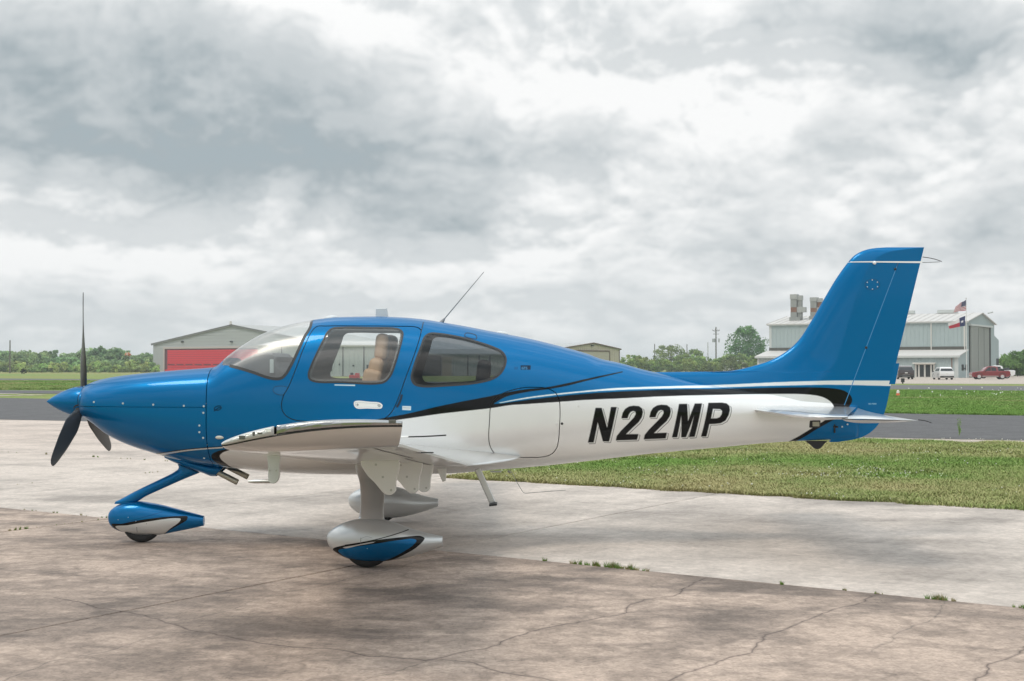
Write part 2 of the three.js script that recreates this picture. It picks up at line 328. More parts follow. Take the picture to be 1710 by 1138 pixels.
const farTexture = (() => {
  const N = 2048, data = new Uint8Array(N * N * 4);
  const dk = [[1560, 905, 1.2, .5, .6], [1640, 870, 1.5, .35, .6], [1500, 930, 1.3, .5, .5], [1350, 870, 1.6, .4, .35], [1100, 815, 1.7, .25, .45], [1300, 828, 1.5, .25, .5], [1450, 842, 1.5, .3, .5], [1560, 852, 1.2, .25, .5], [800, 875, .9, .5, .6], [720, 895, .6, .4, .6], [860, 895, .8, .35, .45], [1150, 905, .8, .5, .35], [700, 865, .6, .4, .45], [1420, 950, 1, .4, .4], [1620, 960, .8, .4, .45]].map(([px, py, a, b, k]) => { const g = G(px, py); return [g.x, g.z, a, b, k]; });
  for (let j = 0, o = 0; j < N; j++) for (let i = 0; i < N; i++, o += 4) {
    const x = FX + i / N * FWX, z = FZ + j / N * FWZ, a = x * U1.x + z * U1.z, b = x * U2.x + z * U2.z, w = fbm(x * .7, z * .7, 3);
    let k = .76 + fbm(a * .35 + w * .5, b * .9 + w, 5, .55) * .45 + fbm(a * 1.6, b * .33 + 4, 4, .55) * .3 + fbm(x * 1.1, z * 2.1 + w, 4, .6) * .25;
    for (const [dx, dz, ra, rb, s] of dk) { const u = (x - dx) / ra, v = (z - dz) / rb; if (Math.abs(u) < 2 && Math.abs(v) < 2) k -= .5 * s * (1 - smooth(.1, 1.2, Math.hypot(u, v) + w * .5)); }
    k = clamp(k);
    const track = Math.abs(((a - 1.2) % 2.3 + 2.3) % 2.3 - 1.15); k -= .05 * (1 - smooth(.02, .06, track)) * (fbm(b * .6, a, 2) + .5);
    k = clamp(k + .10 * fbm(a * 3.2 + w, b * 9, 4, .6) + .10 * fbm(x * 7, z * 7, 3, .6) + .09 * fbm(a * 9, b * 1.3, 3, .6)); const warm = smooth(-6, -20, z), q = 1 + .13 * noise(x * 70, z * 70) + .1 * noise(x * 26, z * 26) + .06 * noise(x * 11, z * 11);
    data[o] = srgb(lerp(.20, lerp(.545, .55, warm), k) * q); data[o + 1] = srgb(lerp(.178, lerp(.478, .465, warm), k) * q); data[o + 2] = srgb(lerp(.162, lerp(.428, .41, warm), k) * q); data[o + 3] = 255;
  }
  const t = new THREE.DataTexture(data, N, N, THREE.RGBAFormat); t.colorSpace = THREE.SRGBColorSpace; t.magFilter = THREE.LinearFilter; t.minFilter = THREE.LinearMipmapLinearFilter; t.generateMipmaps = true; t.needsUpdate = true;
  return t;
})();
const pitTexture = pixelTexture(512, 512, (u, v) => .5 + .3 * wrapNoise(u, v, 60, 3, .6) + .2 * wrapNoise(u, v, 9, 3, .6), true, false);
const slabMats = [[nearTexture, 14, 14], [farTexture, 30, 43]].map(([map, a, b]) => { const bumpMap = pitTexture.clone(); bumpMap.repeat.set(a, b); return std(0xffffff, .84, 0, { map, bumpMap, bumpScale: .0025, specularIntensity: .6 }); });
{
  struct('soil_bed', flatPoly([cross(A0, B(-3)), cross(A0, B(7)), cross(A2, B(6.9)), cross(A2, B(0)), cross(A6, B(0)), cross(A6, B(-7)), cross(A2, B(-7)), cross(A1, B(-4))], -.008), std([.07, .058, .045], .95));
  const apron = new THREE.Group(); apron.name = numbered('apron'); scene.add(apron); tag(apron, '', '', '', 'structure');
  const r = rng(9);
  const slab = (l, m, p, q, mat, near) => {
    const c = [cross(l, p), cross(l, q), cross(m, q), cross(m, p)];           // near left, near right, far right, far left
    const mid = c.reduce((s, v) => s.add(v), new THREE.Vector3()).multiplyScalar(.25), top = -.002 * r();
    const inset = (v) => { const d = mid.clone().sub(v); return v.clone().addScaledVector(d, .011 / d.length() * 1.4); };
    const k = c.map(inset), pos = [], uv = [], put = (v, y) => { pos.push(v.x, y, v.z); uv.push(near ? (v.x - NX) / NS : (v.x - FX) / FWX, near ? (v.z - NZ) / NS : (v.z - FZ) / FWZ); };
    const bev = k.map((v) => { const d = mid.clone().sub(v); return v.clone().addScaledVector(d, .008 / d.length()); });
    put(bev[0], top); put(bev[1], top); put(bev[2], top); put(bev[0], top); put(bev[2], top); put(bev[3], top);
    for (let i = 0; i < 4; i++) {
      const j = (i + 1) % 4;
      put(k[i], top - .006); put(k[j], top - .006); put(bev[j], top); put(k[i], top - .006); put(bev[j], top); put(bev[i], top);
      put(k[i], -.14); put(k[j], -.14); put(k[j], top - .006); put(k[i], -.14); put(k[j], top - .006); put(k[i], top - .006);
    }
    const g = new THREE.BufferGeometry(); g.setAttribute('position', new THREE.Float32BufferAttribute(pos, 3)); g.setAttribute('uv', new THREE.Float32BufferAttribute(uv, 2)); g.computeVertexNormals();
    mesh('concrete_slab', g, mat, apron);
  };
  for (const [j, k] of [[-3, 0], [0, 1], [1, 7]]) slab(A0, A1, B(j), B(k), slabMats[0], true);
  for (const [j, k] of [[-4, -1], [-1, 0], [0, 1], [1, 6]]) slab(A1, A2, B(j), B(k), slabMats[1], false);
  for (let j = -7; j < 0; j++) { slab(A5, A6, B(j), B(j + 1), slabMats[1], false); slab(A2, A3, B(j), B(j + 1), slabMats[1], false); slab(A3, A4, B(j), B(j + 1), slabMats[1], false); slab(A4, A5, B(j), B(j + 1), slabMats[1], false); }
}

// ---- living grass: blades in tufts, white clover heads, weeds in the joints
const tuft = (() => {
  const r = rng(31), pos = [], col = [], idx = [];
  for (let i = 0; i < 9; i++) {
    const a = r() * 6.28, x = (r() - .5) * .11, z = (r() - .5) * .11, h = .018 + .03 * r(), w = .0035 + .003 * r(), lean = .02 + .04 * r(), dx = Math.cos(a), dz = Math.sin(a), n = pos.length / 3;
    pos.push(x - dz * w, 0, z + dx * w, x + dz * w, 0, z - dx * w, x + dx * lean * .4 - dz * w * .7, h * .62, z + dz * lean * .4 + dx * w * .7, x + dx * lean * .4 + dz * w * .7, h * .62, z + dz * lean * .4 - dx * w * .7, x + dx * lean, h, z + dz * lean);
    idx.push(n, n + 1, n + 2, n + 1, n + 3, n + 2, n + 2, n + 3, n + 4);
  }
  const g = new THREE.BufferGeometry(); g.setAttribute('position', new THREE.Float32BufferAttribute(pos, 3)); g.setIndex(idx); g.computeVertexNormals();
  return g;
})();
const bladeMat = std(0xffffff, .9, 0, { specularIntensity: .2 });
const fieldPoly = (() => { const a = cross(A2, B(0)), b = A2.a.clone().addScaledVector(A2.d, 26), c = taxiNear.a.clone().addScaledVector(taxiNear.d, 46), d = cross(taxiNear, B(0)); return [a, b, c, d]; })();
function scatter(name, geometry, material, count, seed, place, label, category) {      // place(r) -> [x, z, scale, colour] or null
  const r = rng(seed), m = new THREE.InstancedMesh(geometry, material, count), M = new THREE.Matrix4(), q = new THREE.Quaternion(), up = new THREE.Vector3(0, 1, 0);
  let n = 0;
  for (let t = 0; t < count * 6 && n < count; t++) {
    const p = place(r); if (!p) continue;
    const s = p[2]; q.setFromAxisAngle(up, r() * 6.28);
    M.compose(new THREE.Vector3(p[0], p[4] ?? -.012, p[1]), q, new THREE.Vector3(s, s * (.75 + .5 * r()), s)); m.setMatrixAt(n, M);
    m.setColorAt(n, new THREE.Color().setRGB(...p[3])); n++;
  }
  m.count = n; m.name = numbered(name); m.castShadow = m.receiveShadow = true; scene.add(m);
  return tag(m, label, category, '', 'stuff');
}
const grassColor = (x, z, r, lush = 0) => {
  const k = fbm(x * .5, z * .5, 4) * .75 + fbm(x * .13 + 5, z * .2, 3) * .8, dry = clamp(.49 - lush * 1.25 + k * .9 + (r() - .5) * .5), s = .88 + .26 * r();
  return [lerp(.165, .41, dry) * s, lerp(.285, .37, dry) * s, lerp(.065, .19, dry) * s];
};
const inField = (x, z) => inPoly(x, z, fieldPoly);
scatter('grass', tuft, bladeMat, 170000, 61, (r) => {
  const d = 14.5 + 30 * Math.pow(r(), 1.5), px = 640 + 1110 * r(), x = (px - 855) / FOCAL * d, z = DIST - d;
  const ragged = .10 + .12 * fbm(x * 3, z * 3, 2); if (!inField(x + U2.x * ragged, z + U2.z * ragged)) return null; { const m = (x - taxiNear.a.x) * taxiNear.d.z - (z - taxiNear.a.z) * taxiNear.d.x; if (Math.abs(m) < 1.55 + .7 * fbm(x * 1.3, 4, 3) + .5 * r() * r()) return null; }
  const bare = fbm(x * .55 + 20, z * .55, 4); if (bare > .3 && r() < .85 * smooth(.3, .45, bare)) return null;
  return [x, z, (.75 + .55 * r()) * (1 + (d - 15) * .035), grassColor(x, z, r)];
}, 'green and straw coloured mown grass between the apron and the taxiway', 'grass');
scatter('grass', tuft, bladeMat, 60000, 62, (r) => {
  const d = 42 + 75 * Math.pow(r(), 1.3), px = 1440 + 320 * r(), x = (px - 855) / FOCAL * d, z = DIST - d, p = new THREE.Vector3(x, 0, z);
  const side = (l) => (p.x - l.a.x) * l.d.z - (p.z - l.a.z) * l.d.x;      // positive: beyond the line
  if (side(taxiFar) * side(roadNear) > 0) return null;
  return [x, z, 1.6 + (d - 42) * .05, grassColor(x, z, r, .5)];
}, 'lush green grass strip between the taxiway and the far road', 'grass');
scatter('grass', tuft, bladeMat, 26000, 63, (r) => {
  const d = 84 + 110 * r(), px = -10 + 190 * r(), x = (px - 855) / FOCAL * d, z = DIST - d, py = 613 + FOCAL * EYE / d;
  if (!((py > 638 && py < 651) || (py > 622 && py < 631))) return null;
  return [x, z, 3 + (d - 84) * .03, grassColor(x, z, r, py > 637 ? .2 : -.15)];
}, 'green grass strips beyond the taxiway on the left', 'grass');
const cloverHead = new THREE.IcosahedronGeometry(.0085, 1).translate(0, .04, 0);
const cloverMat = std(0xffffff, .9);
scatter('clover_flowers', cloverHead, cloverMat, 1000, 64, (r) => {
  const d = 14.6 + 16 * r(), px = 700 + 1050 * r(), x = (px - 855) / FOCAL * d, z = DIST - d;
  if (!inField(x, z) || fbm(x * .8 + 60, z * .8, 3) < .12) return null;
  return [x, z, .7 + .6 * r(), [.62, .62, .54]];
}, 'small white clover flowers scattered in the mown grass', 'flowers');
scatter('white_wildflowers', new THREE.IcosahedronGeometry(.028, 1).translate(0, .2, 0), cloverMat, 38, 65, (r) => {
  const d = 62 + 30 * r(), px = 1500 + 230 * r(), x = (px - 855) / FOCAL * d, z = DIST - d;
  if (fbm(x * .3 + 9, z * .3, 2) < .1) return null;
  return [x, z, .6 + .9 * r(), [.75, .75, .7]];
}, 'white wildflowers along the top of the lush grass strip', 'flowers');
const weedTuft = (() => {
  const r = rng(8), gs = [];
  for (let i = 0; i < 26; i++) { const a = r() * 6.28, h = .025 + .06 * r(), l = .02 + .06 * r(), g = new THREE.ConeGeometry(.0035, h, 3).translate(0, h / 2, 0); g.rotateZ(-Math.atan2(l, h)); g.rotateY(a); g.translate((r() - .5) * .05, 0, (r() - .5) * .03); gs.push(g); }
  return mergeGeometries(gs);
})();
{
  // [line, along from px .. to px, how many, scale]
  const spots = [];
  const on = (l, px) => { const k = (px - 855) / FOCAL; return l.a.clone().addScaledVector(l.d, (k * (DIST - l.a.z) - l.a.x) / (l.d.x + k * l.d.z)); };
  const r = rng(17);
  for (const [l, a, b, n, s] of [[A1, 898, 918, 5, .7], [A1, 950, 985, 9, .75], [A1, 990, 1085, 34, 1.05], [A1, 1288, 1306, 5, .7], [A1, 1395, 1412, 4, .5], [A1, 1455, 1480, 4, .45], [A1, 1545, 1595, 13, .9], [A1, 1690, 1715, 5, .7], [A1, 90, 180, 8, .6], [A1, 20, 60, 4, .4], [A2, 0, 40, 4, .6], [A2, 70, 80, 2, .8], [A2, 155, 165, 3, 1.1], [A2, 190, 290, 9, .55], [A2, 100, 140, 3, .5], [B(0), 10, 60, 8, .8], [B(0), 60, 178, 8, .4], [B(-1), 240, 280, 4, .7], [B(-1), 20, 60, 3, .4]])
    for (let i = 0; i < n; i++) { const p = on(l, lerp(a, b, r())); spots.push([p.x + (r() - .5) * .02, p.z + (r() - .5) * .02, s * (.34 + .42 * r()), r() < .7 ? [.14 + .06 * r(), .22 + .07 * r(), .06] : [.32, .28, .14], 0]); }
  const taxi = []; for (let i = 0; i < 60; i++) { const p = cross(taxiNear, B(0)).addScaledVector(taxiNear.d, 6 + 20 * r()).addScaledVector(U2, -1.2 * r()); taxi.push([p.x, p.z, 1 + 1.6 * r(), [.1, .14, .05], 0]); }
  let k = 0; const all = [...spots, ...taxi];
  scatter('joint_weeds', weedTuft, bladeMat, all.length, 66, () => all[k++] ?? null, 'green weeds sprouting from the concrete joints and the gravel shoulder', 'weeds');
  const w = thing('tall_weed', 'single tall thin weed standing on the gravel shoulder by the taxiway', 'weed', G(1603, 729).toArray());
  const st = [], lf = [];
  for (let i = 0; i < 7; i++) { const a = r() * 6.28, h = .2 + .28 * r(), l = .07 * r(), top = [Math.cos(a) * l, h, Math.sin(a) * l]; st.push(cyl([0, 0, 0], top, .005, .002, 5)); for (let j = 0; j < 6; j++) { const t = .3 + .7 * j / 6, b = r() * 6.28; lf.push(new THREE.ConeGeometry(.009, .07, 4).rotateZ(1.0).rotateY(b).translate(top[0] * t, h * t, top[2] * t)); } }
  mesh('stem', st, std([.25, .32, .14], .9), w); mesh('leaves', lf, std([.2, .32, .1], .9), w).userData.kind = 'stuff';
}
// ---------------------------------------------------------------- the light aircraft
const plane = thing('light_aircraft', 'blue and silver low-wing propeller aeroplane with a three-blade propeller parked on the concrete apron', 'aeroplane');
const SX = (px) => P(px, 613, 0).x, SY = (py, z = 0) => P(855, py, z).y;
const tab = (list, f) => curve(list.map(([px, v]) => [SX(px), f(v)]));
const topY = tab([[147, 643], [165, 636], [186, 631], [218, 626.4], [262, 622], [313, 617.6], [346, 615.2], [367, 613], [377, 608], [391, 594], [413, 577], [434, 563.5], [455, 553.5], [476, 546], [505, 539], [539, 533.5], [571, 530.6], [628, 529.5], [672, 531], [707, 534], [739, 539], [775, 545], [819, 553.5], [851, 559.5], [893, 568], [935, 578.5], [980, 591], [1003, 599.5], [1037, 607], [1076, 618], [1113, 626], [1172, 639], [1250, 649], [1313, 656], [1370, 662], [1432, 668]], (y) => SY(y));
const botY = tab([[147, 700], [164, 711], [186, 728.5], [212, 742], [237, 751.5], [262, 759], [288, 767], [313, 773], [346, 778.5], [394, 784], [441, 788.5], [487, 792], [558, 794.3], [640, 794.8], [745, 793.2], [793, 790], [836, 786], [880, 783], [978, 773], [1076, 761.5], [1199, 750], [1298, 741], [1345, 738.5], [1400, 736], [1432, 733]], (y) => SY(y, .22));
const midY = tab([[147, 672], [262, 682], [383, 695], [571, 708], [775, 706], [935, 694], [1076, 687], [1200, 690], [1313, 696], [1432, 700]], (y) => SY(y));
const halfW = tab([[147, .27], [151, .315], [157, .35], [168, .39], [186, .43], [218, .485], [262, .535], [313, .575], [383, .61], [455, .632], [571, .645], [700, .64], [775, .615], [851, .56], [935, .47], [1003, .395], [1076, .325], [1172, .245], [1250, .185], [1313, .14], [1370, .095], [1432, .045]], (w) => w);
const expU = tab([[147, 2.2], [200, 2.9], [262, 3.7], [360, 4], [430, 3.5], [560, 3.5], [750, 3.2], [935, 2.6], [1172, 1.95], [1432, 2]], (n) => n);
const expL = tab([[147, 2.1], [313, 2.4], [560, 2.7], [800, 2.6], [1076, 2.3], [1432, 2]], (n) => n);
const X0 = SX(147), X1 = SX(1432);
function section(x, a, inset = 0) {        // a point of the skin: angle a from the port side over the top
  const w = halfW(x) - inset, m = midY(x), c = Math.cos(a), s = Math.sin(a), up = s >= 0, h = (up ? topY(x) - m : m - botY(x)) - inset, n = 2 / (up ? expU(x) : expL(x));
  return [x, m + Math.sign(s) * h * Math.pow(Math.abs(s), n), Math.sign(c) * w * Math.pow(Math.abs(c), n)];
}
function sideZ(x, y) {                     // half width of the skin at (x, y); 0 outside
  if (x < X0 || x > X1) return 0;
  const m = midY(x), up = y >= m, h = up ? topY(x) - m : m - botY(x), n = up ? expU(x) : expL(x), q = Math.abs(y - m) / h;
  return q >= 1 ? 0 : halfW(x) * Math.pow(1 - Math.pow(q, n), 1 / n);
}
function Q(px, py, side = 1) {             // measured picture point -> (x, y) on the port skin
  let z = .5, p;
  for (let i = 0; i < 8; i++) { p = P(px, py, z); z = Math.max(sideZ(p.x, p.y), .03); }
  return new THREE.Vector2(p.x, p.y);
}
function skin(xa, xb, nx, na, inset = 0) {  // closed, outward
  const pos = [], idx = [];
  for (let i = 0; i <= nx; i++) { const x = lerp(xa, xb, i / nx); for (let j = 0; j < na; j++) { const p = section(x, j / na * Math.PI * 2, inset); pos.push(...p); } }
  for (let i = 0; i < nx; i++) for (let j = 0; j < na; j++) { const a = i * na + j, b = i * na + (j + 1) % na, c = a + na, d = b + na; idx.push(a, c, b, b, c, d); }
  const n = pos.length / 3; pos.push(xa, (section(xa, Math.PI / 2, inset)[1] + section(xa, -Math.PI / 2, inset)[1]) / 2, 0, xb, (section(xb, Math.PI / 2, inset)[1] + section(xb, -Math.PI / 2, inset)[1]) / 2, 0);
  const last = nx * na;
  for (let j = 0; j < na; j++) { const k = (j + 1) % na; idx.push(n, j, k, n + 1, last + k, last + j); }
  const g = new THREE.BufferGeometry(); g.setAttribute('position', new THREE.Float32BufferAttribute(pos, 3)); g.setIndex(idx);
  g.computeVertexNormals();
  // flat end caps get their own normals
  return g;
}
const z1 = (x, y) => [60 + x / 3.162, 470 + y / 3.161], z2 = (x, y) => [360 + x / 4.741, 500 + y / 4.741], z3 = (x, y) => [640 + x / 4.741, 500 + y / 4.741], z4 = (x, y) => [160 + x / 4.275, 690 + y / 4.275], z5 = (x, y) => [520 + x / 4.214, 690 + y / 4.214], z6 = (x, y) => [880 + x / 4.071, 600 + y / 4.071], z7 = (x, y) => [1220 + x / 2.994, 390 + y / 2.994];
const outline = (pts, n = 90) => spline2(pts.map(([x, y]) => Q(x, y)), n, true);

// outlines on the skin (metres)
const doorWindow = outline([[735, 598], [755, 530], [800, 430], [860, 310], [885, 262], [925, 232], [1000, 224], [1200, 226], [1440, 236], [1478, 262], [1476, 310], [1450, 410], [1418, 520], [1385, 602], [1340, 652], [1270, 668], [1000, 658], [790, 652], [745, 632]].map((p) => z2(...p)), 120);
const aftWindow = outline([[222, 625], [240, 540], [300, 370], [328, 298], [365, 272], [420, 270], [600, 298], [750, 338], [880, 383], [940, 415], [970, 462], [965, 522], [935, 580], [880, 625], [760, 660], [500, 685], [300, 690], [245, 672]].map((p) => z3(...p)), 120);
const doorShape = outline([[527, 546], [507, 580], [494, 614], [481, 646], [473, 660], [469, 679], [474, 692], [487, 701], [530, 706], [590, 706], [632, 704], [645, 698], [655, 688], [668, 660], [677, 634], [692, 594], [701, 566], [703.5, 552], [697, 546.5], [660, 544.5], [600, 544], [545, 544.2]], 150);
const bagShape = outline([[816, 738], [817, 700], [818.5, 680], [824, 668], [840, 656.5], [872, 647.5], [895, 646.5], [912, 648], [927, 655], [934, 666.6], [936, 686], [935, 715], [933, 738], [929, 751], [920, 760], [907, 764], [880, 765], [848, 764.5], [833, 763], [822, 754]], 120);
const cowlX = P(345.5, 700, .58).x;
const shieldShape = (() => {
  const low = spline2([[383, 611], [398, 614.8], [423, 622.5], [444, 630], [458, 633], [469, 632], [477, 625], [491, 600], [507.6, 564], [518, 546], [527, 533]].map(([x, y]) => Q(x, y)), 60, false);
  const a = low[0], b = low[low.length - 1];
  return [...low, new THREE.Vector2(b.x + .03, 2.3), new THREE.Vector2(a.x - .25, 2.3), new THREE.Vector2(a.x - .07, a.y + .004)];
})();
const prism = (pts, z0, z1b, holes = []) => { const s = new THREE.Shape(pts); for (const h of holes) s.holes.push(new THREE.Path(h)); return new THREE.ExtrudeGeometry(s, { depth: z1b - z0, bevelEnabled: false, steps: 1 }).translate(0, 0, z0); };
const ev = new Evaluator(); ev.attributes = ['position', 'normal']; ev.useGroups = true;
const bare = (g) => { let h = g.index ? g.toNonIndexed() : g.clone(); for (const k of Object.keys(h.attributes)) if (k !== 'position' && k !== 'normal') h.deleteAttribute(k); h.clearGroups(); return h; };
const MA = std(0xff0000), MB = std(0x00ff00);
function cut(gA, gB, op) {                 // what is left of A's own faces
  const r = ev.evaluate(new Brush(bare(gA), MA), new Brush(bare(gB), MB), op), g = r.geometry, mats = Array.isArray(r.material) ? r.material : [r.material], P0 = g.attributes.position, N0 = g.attributes.normal, pos = [], nor = [];
  for (const q of g.groups) {
    if (mats[q.materialIndex] !== MA) continue;
    for (let i = q.start; i < q.start + q.count; i++) { const k = g.index ? g.index.getX(i) : i; pos.push(P0.getX(k), P0.getY(k), P0.getZ(k)); nor.push(N0.getX(k), N0.getY(k), N0.getZ(k)); }
  }
  const o = new THREE.BufferGeometry(); o.setAttribute('position', new THREE.Float32BufferAttribute(pos, 3)); o.setAttribute('normal', new THREE.Float32BufferAttribute(nor, 3));
  return o;
}
// ---- livery: one sheet, port side above, starboard below
const LX = -4.6, LW = 8.8, LY = 2.75, LH = 2.2, LCW = 2048, LCH = 512;
function liveryUV(g) {
  const p = g.attributes.position, uv = new Float32Array(p.count * 2);
  for (let i = 0; i < p.count; i += 3) {
    const zc = (p.getZ(i) + p.getZ(i + 1) + p.getZ(i + 2)) / 3;
    for (let k = i; k < i + 3; k++) { uv[k * 2] = (p.getX(k) - LX) / LW; const cy = clamp((LY - p.getY(k)) / LH, .002, .998) * LCH + (zc >= 0 ? 0 : LCH); uv[k * 2 + 1] = 1 - cy / (LCH * 2); }
  }
  g.setAttribute('uv', new THREE.BufferAttribute(uv, 2));
  return g;
}
const livery = canvas(LCW, LCH * 2, (ctx) => {
  const BLUE = '#0068a0', SILVER = '#e9eae9', BLACK = '#17181a', WHITE = '#e6e9ea';
  const XY = (p) => { const q = Q(p[0], p[1]); return [(q.x - LX) / LW * LCW, (LY - q.y) / LH * LCH]; };
  const fill = (pts, color) => { ctx.fillStyle = color; ctx.beginPath(); pts.forEach((p, i) => ctx[i ? 'lineTo' : 'moveTo'](...XY(p))); ctx.closePath(); ctx.fill(); };
  const dense = (pts, n = 120) => new THREE.CatmullRomCurve3(pts.map((p) => new THREE.Vector3(p[0], p[1], 0)), false, 'centripetal').getPoints(n).map((v) => [v.x, v.y]);
  for (const side of [0, 1]) {
    ctx.save(); ctx.beginPath(); ctx.rect(0, side * LCH, LCW, LCH); ctx.clip(); ctx.translate(0, side * LCH);
    ctx.fillStyle = BLUE; ctx.fillRect(0, 0, LCW, LCH);
    // black sweep, then silver over it
    fill([...dense([[380, 750], [420, 738.5], [500, 722.5], [600, 706], [650.5, 697], [682, 691], [724, 681], [766.5, 672], [819, 662], [851, 655], [882.6, 650], [912, 647.4], [945, 641], [980, 633], [1040, 620.5]]), ...dense([[1040, 622], [980, 636.2], [945, 645], [914, 650.4], [880, 655], [845, 663], [825, 674]]), ...dense([[825, 675], [836, 674.4], [880, 668.5], [929, 662.8], [980, 657.8], [1027, 654.7], [1125, 650.8], [1199, 650], [1260, 648.5], [1320, 647.2], [1370, 647.6], [1407, 652], [1420, 660.5], [1423, 669], [1418, 680], [1410, 688], [1398, 698], [1384, 706], [1366, 716], [1339, 732.5], [1312, 745]]), [1290, 800], [800, 850], [386, 850], ...dense([[388, 783], [372, 778], [361, 773], [354, 767], [353.5, 760], [363, 754], [380, 750]], 30)], BLACK);
    fill([...dense([[382, 752], [420, 742], [500, 727], [600, 711.5], [640, 705], [688.5, 698], [745.5, 690], [819, 682], [851, 677], [880, 675], [929, 671.7], [980, 668], [1027, 666], [1125.6, 661.4], [1199, 659.7], [1298, 658], [1340, 658.4], [1364, 661], [1378, 665.5], [1390, 674], [1394, 684], [1388, 694], [1378, 702.5], [1362, 712], [1336, 728], [1306, 744]]), [1290, 800], [800, 850], [396, 850], ...dense([[397, 783], [384, 779.5], [377, 774.5], [369, 768], [366.5, 761.5], [371, 756.5], [382, 752]], 30)], SILVER);
    // white lines
    fill([...dense([[832, 672.8], [880, 663.8], [929, 657.6], [980, 652.5], [1027, 648.4], [1125.6, 645], [1199, 643], [1260, 640.2], [1300, 638.3], [1387, 635.8], [1500, 636]]), ...dense([[1500, 645.5], [1387, 643], [1320, 644], [1260, 645.5], [1199, 647.8], [1125, 649], [1027, 652], [980, 655.2], [929, 660.2], [880, 666.3], [836, 673.6]])], WHITE);
    fill([...dense([[258, 758.3], [280, 754.6], [310, 750.6], [340, 747.8], [372, 745.5], [420, 736]]), ...dense([[420, 739], [372, 749], [340, 751.3], [310, 754.6], [285, 759], [268, 761.8]])], BLACK);
    fill([...dense([[259, 759], [280, 755.8], [310, 751.8], [340, 749], [372, 746.8]]), ...dense([[372, 749], [340, 751.2], [310, 754.2], [285, 758.4], [270, 761.2]])], WHITE);
    // registration
    const glyphs = [
      [[[415, 568], [467, 333], [508, 333], [545, 470], [572, 327], [610, 327], [558, 560], [517, 560], [481, 428], [453, 567]]],
      [[[643, 403], [652, 366], [668, 340], [695, 323], [725, 318], [762, 321], [784, 338], [788, 362], [781, 395], [760, 428], [722, 463], [672, 512], [758, 511], [748, 548], [605, 553], [612, 524], [640, 488], [690, 438], [728, 398], [741, 374], [738, 358], [722, 352], [704, 360], [692, 378], [684, 402]]],
      [[[833, 396], [842, 359], [858, 333], [885, 316], [915, 311], [952, 314], [974, 331], [978, 355], [971, 388], [950, 421], [912, 456], [862, 505], [951, 502], [943, 539], [795, 545], [802, 516], [830, 481], [880, 431], [918, 391], [931, 367], [928, 351], [912, 345], [894, 353], [882, 371], [874, 395]]],
      [[[987, 532], [1035, 306], [1089, 305], [1095, 424], [1142, 303], [1190, 302], [1140, 528], [1102, 530], [1138, 378], [1081, 531], [1050, 532], [1050, 380], [1021, 531]]],
      [[[1185, 527], [1235, 299], [1325, 297], [1358, 302], [1377, 320], [1380, 346], [1371, 382], [1350, 418], [1318, 436], [1280, 441], [1240, 442], [1220, 526]], [[1265, 338], [1251, 405], [1290, 404], [1312, 396], [1326, 375], [1328, 352], [1315, 340]]],
    ];
    const flip = (p) => side ? [1790 - p[0], p[1] + (p[0] - 895) * -.045] : p;
    const trace = (paths, dx, dy) => { ctx.beginPath(); for (const path of paths) { path.forEach((p, i) => { const f = side ? [p[0], p[1]] : p, q = XY(z6(f[0] + dx, f[1] + dy)); ctx[i ? 'lineTo' : 'moveTo'](...q); }); ctx.closePath(); } };
    ctx.save();
    if (side) { const a = XY(z6(895, 430)); ctx.translate(2 * a[0], 0); ctx.scale(-1, 1); }   // reads forwards on the starboard side too
    ctx.lineJoin = 'round';
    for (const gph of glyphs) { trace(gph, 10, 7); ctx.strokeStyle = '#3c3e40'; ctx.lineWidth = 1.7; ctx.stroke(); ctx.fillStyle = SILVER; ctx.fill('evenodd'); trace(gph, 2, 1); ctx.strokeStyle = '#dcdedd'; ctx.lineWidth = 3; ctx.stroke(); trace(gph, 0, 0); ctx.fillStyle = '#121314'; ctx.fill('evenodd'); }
    // small print
    const say = (text, px, py, size, color, font = 'bold') => { const q = XY([px, py]); ctx.font = `${font} ${size}px sans-serif`; ctx.fillStyle = color; ctx.fillText(text, ...q); };
    const rect = (pts, color) => fill(pts, color);
    rect([z3(1088, 524), z3(1167, 524), z3(1166, 558), z3(1088, 558)], '#0b2740');
    say('GTS', 870.6, 616.4, 7, '#4f9ccc'); say('22', 858.5, 616.4, 7, '#0d3f68');
    rect([z2(940, 675), z2(1104, 677), z2(1104, 688), z2(940, 684)], WHITE);
    rect([z3(150, 845), z3(220, 847), z3(219, 881), z3(149, 878)], '#dfe6ea'); rect([z3(156, 858), z3(212, 860), z3(212, 864), z3(156, 862)], '#8fa2b2');
    say('NO PUSH', 1451, 675.5, 4, '#b9cfe0');
    // dark maker's emblem on the cowling side: a plain slanted oval with a bar
    ctx.strokeStyle = '#06253f'; ctx.lineWidth = 1.8; { const q = XY([363.5, 682]); ctx.beginPath(); ctx.ellipse(q[0], q[1], 7.5, 4, -.25, .5, 5.9); ctx.stroke(); ctx.beginPath(); ctx.moveTo(q[0] - 8, q[1] + 6); ctx.lineTo(q[0] + 1, q[1] - .5); ctx.lineTo(q[0] + 8, q[1] - 1); ctx.stroke(); }
    ctx.restore(); ctx.restore();
  }
});
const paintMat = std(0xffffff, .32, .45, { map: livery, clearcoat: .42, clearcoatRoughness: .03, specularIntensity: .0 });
const bluePaint = std('#0068a0', .32, .45, { clearcoat: .42, clearcoatRoughness: .03, specularIntensity: .0 });
const silverPaint = std([.66, .66, .655], .32, .72, { clearcoat: .6, clearcoatRoughness: .04 });
const whitePaint = std([.84, .84, .83], .35, 0, { clearcoat: .6, clearcoatRoughness: .1 });
const darkMat = std([.02, .021, .022], .5), rubberMat = std([.018, .018, .018], .85), steelMat = std([.55, .55, .54], .35, .9), screwMat = std([.62, .68, .72], .3, .6);
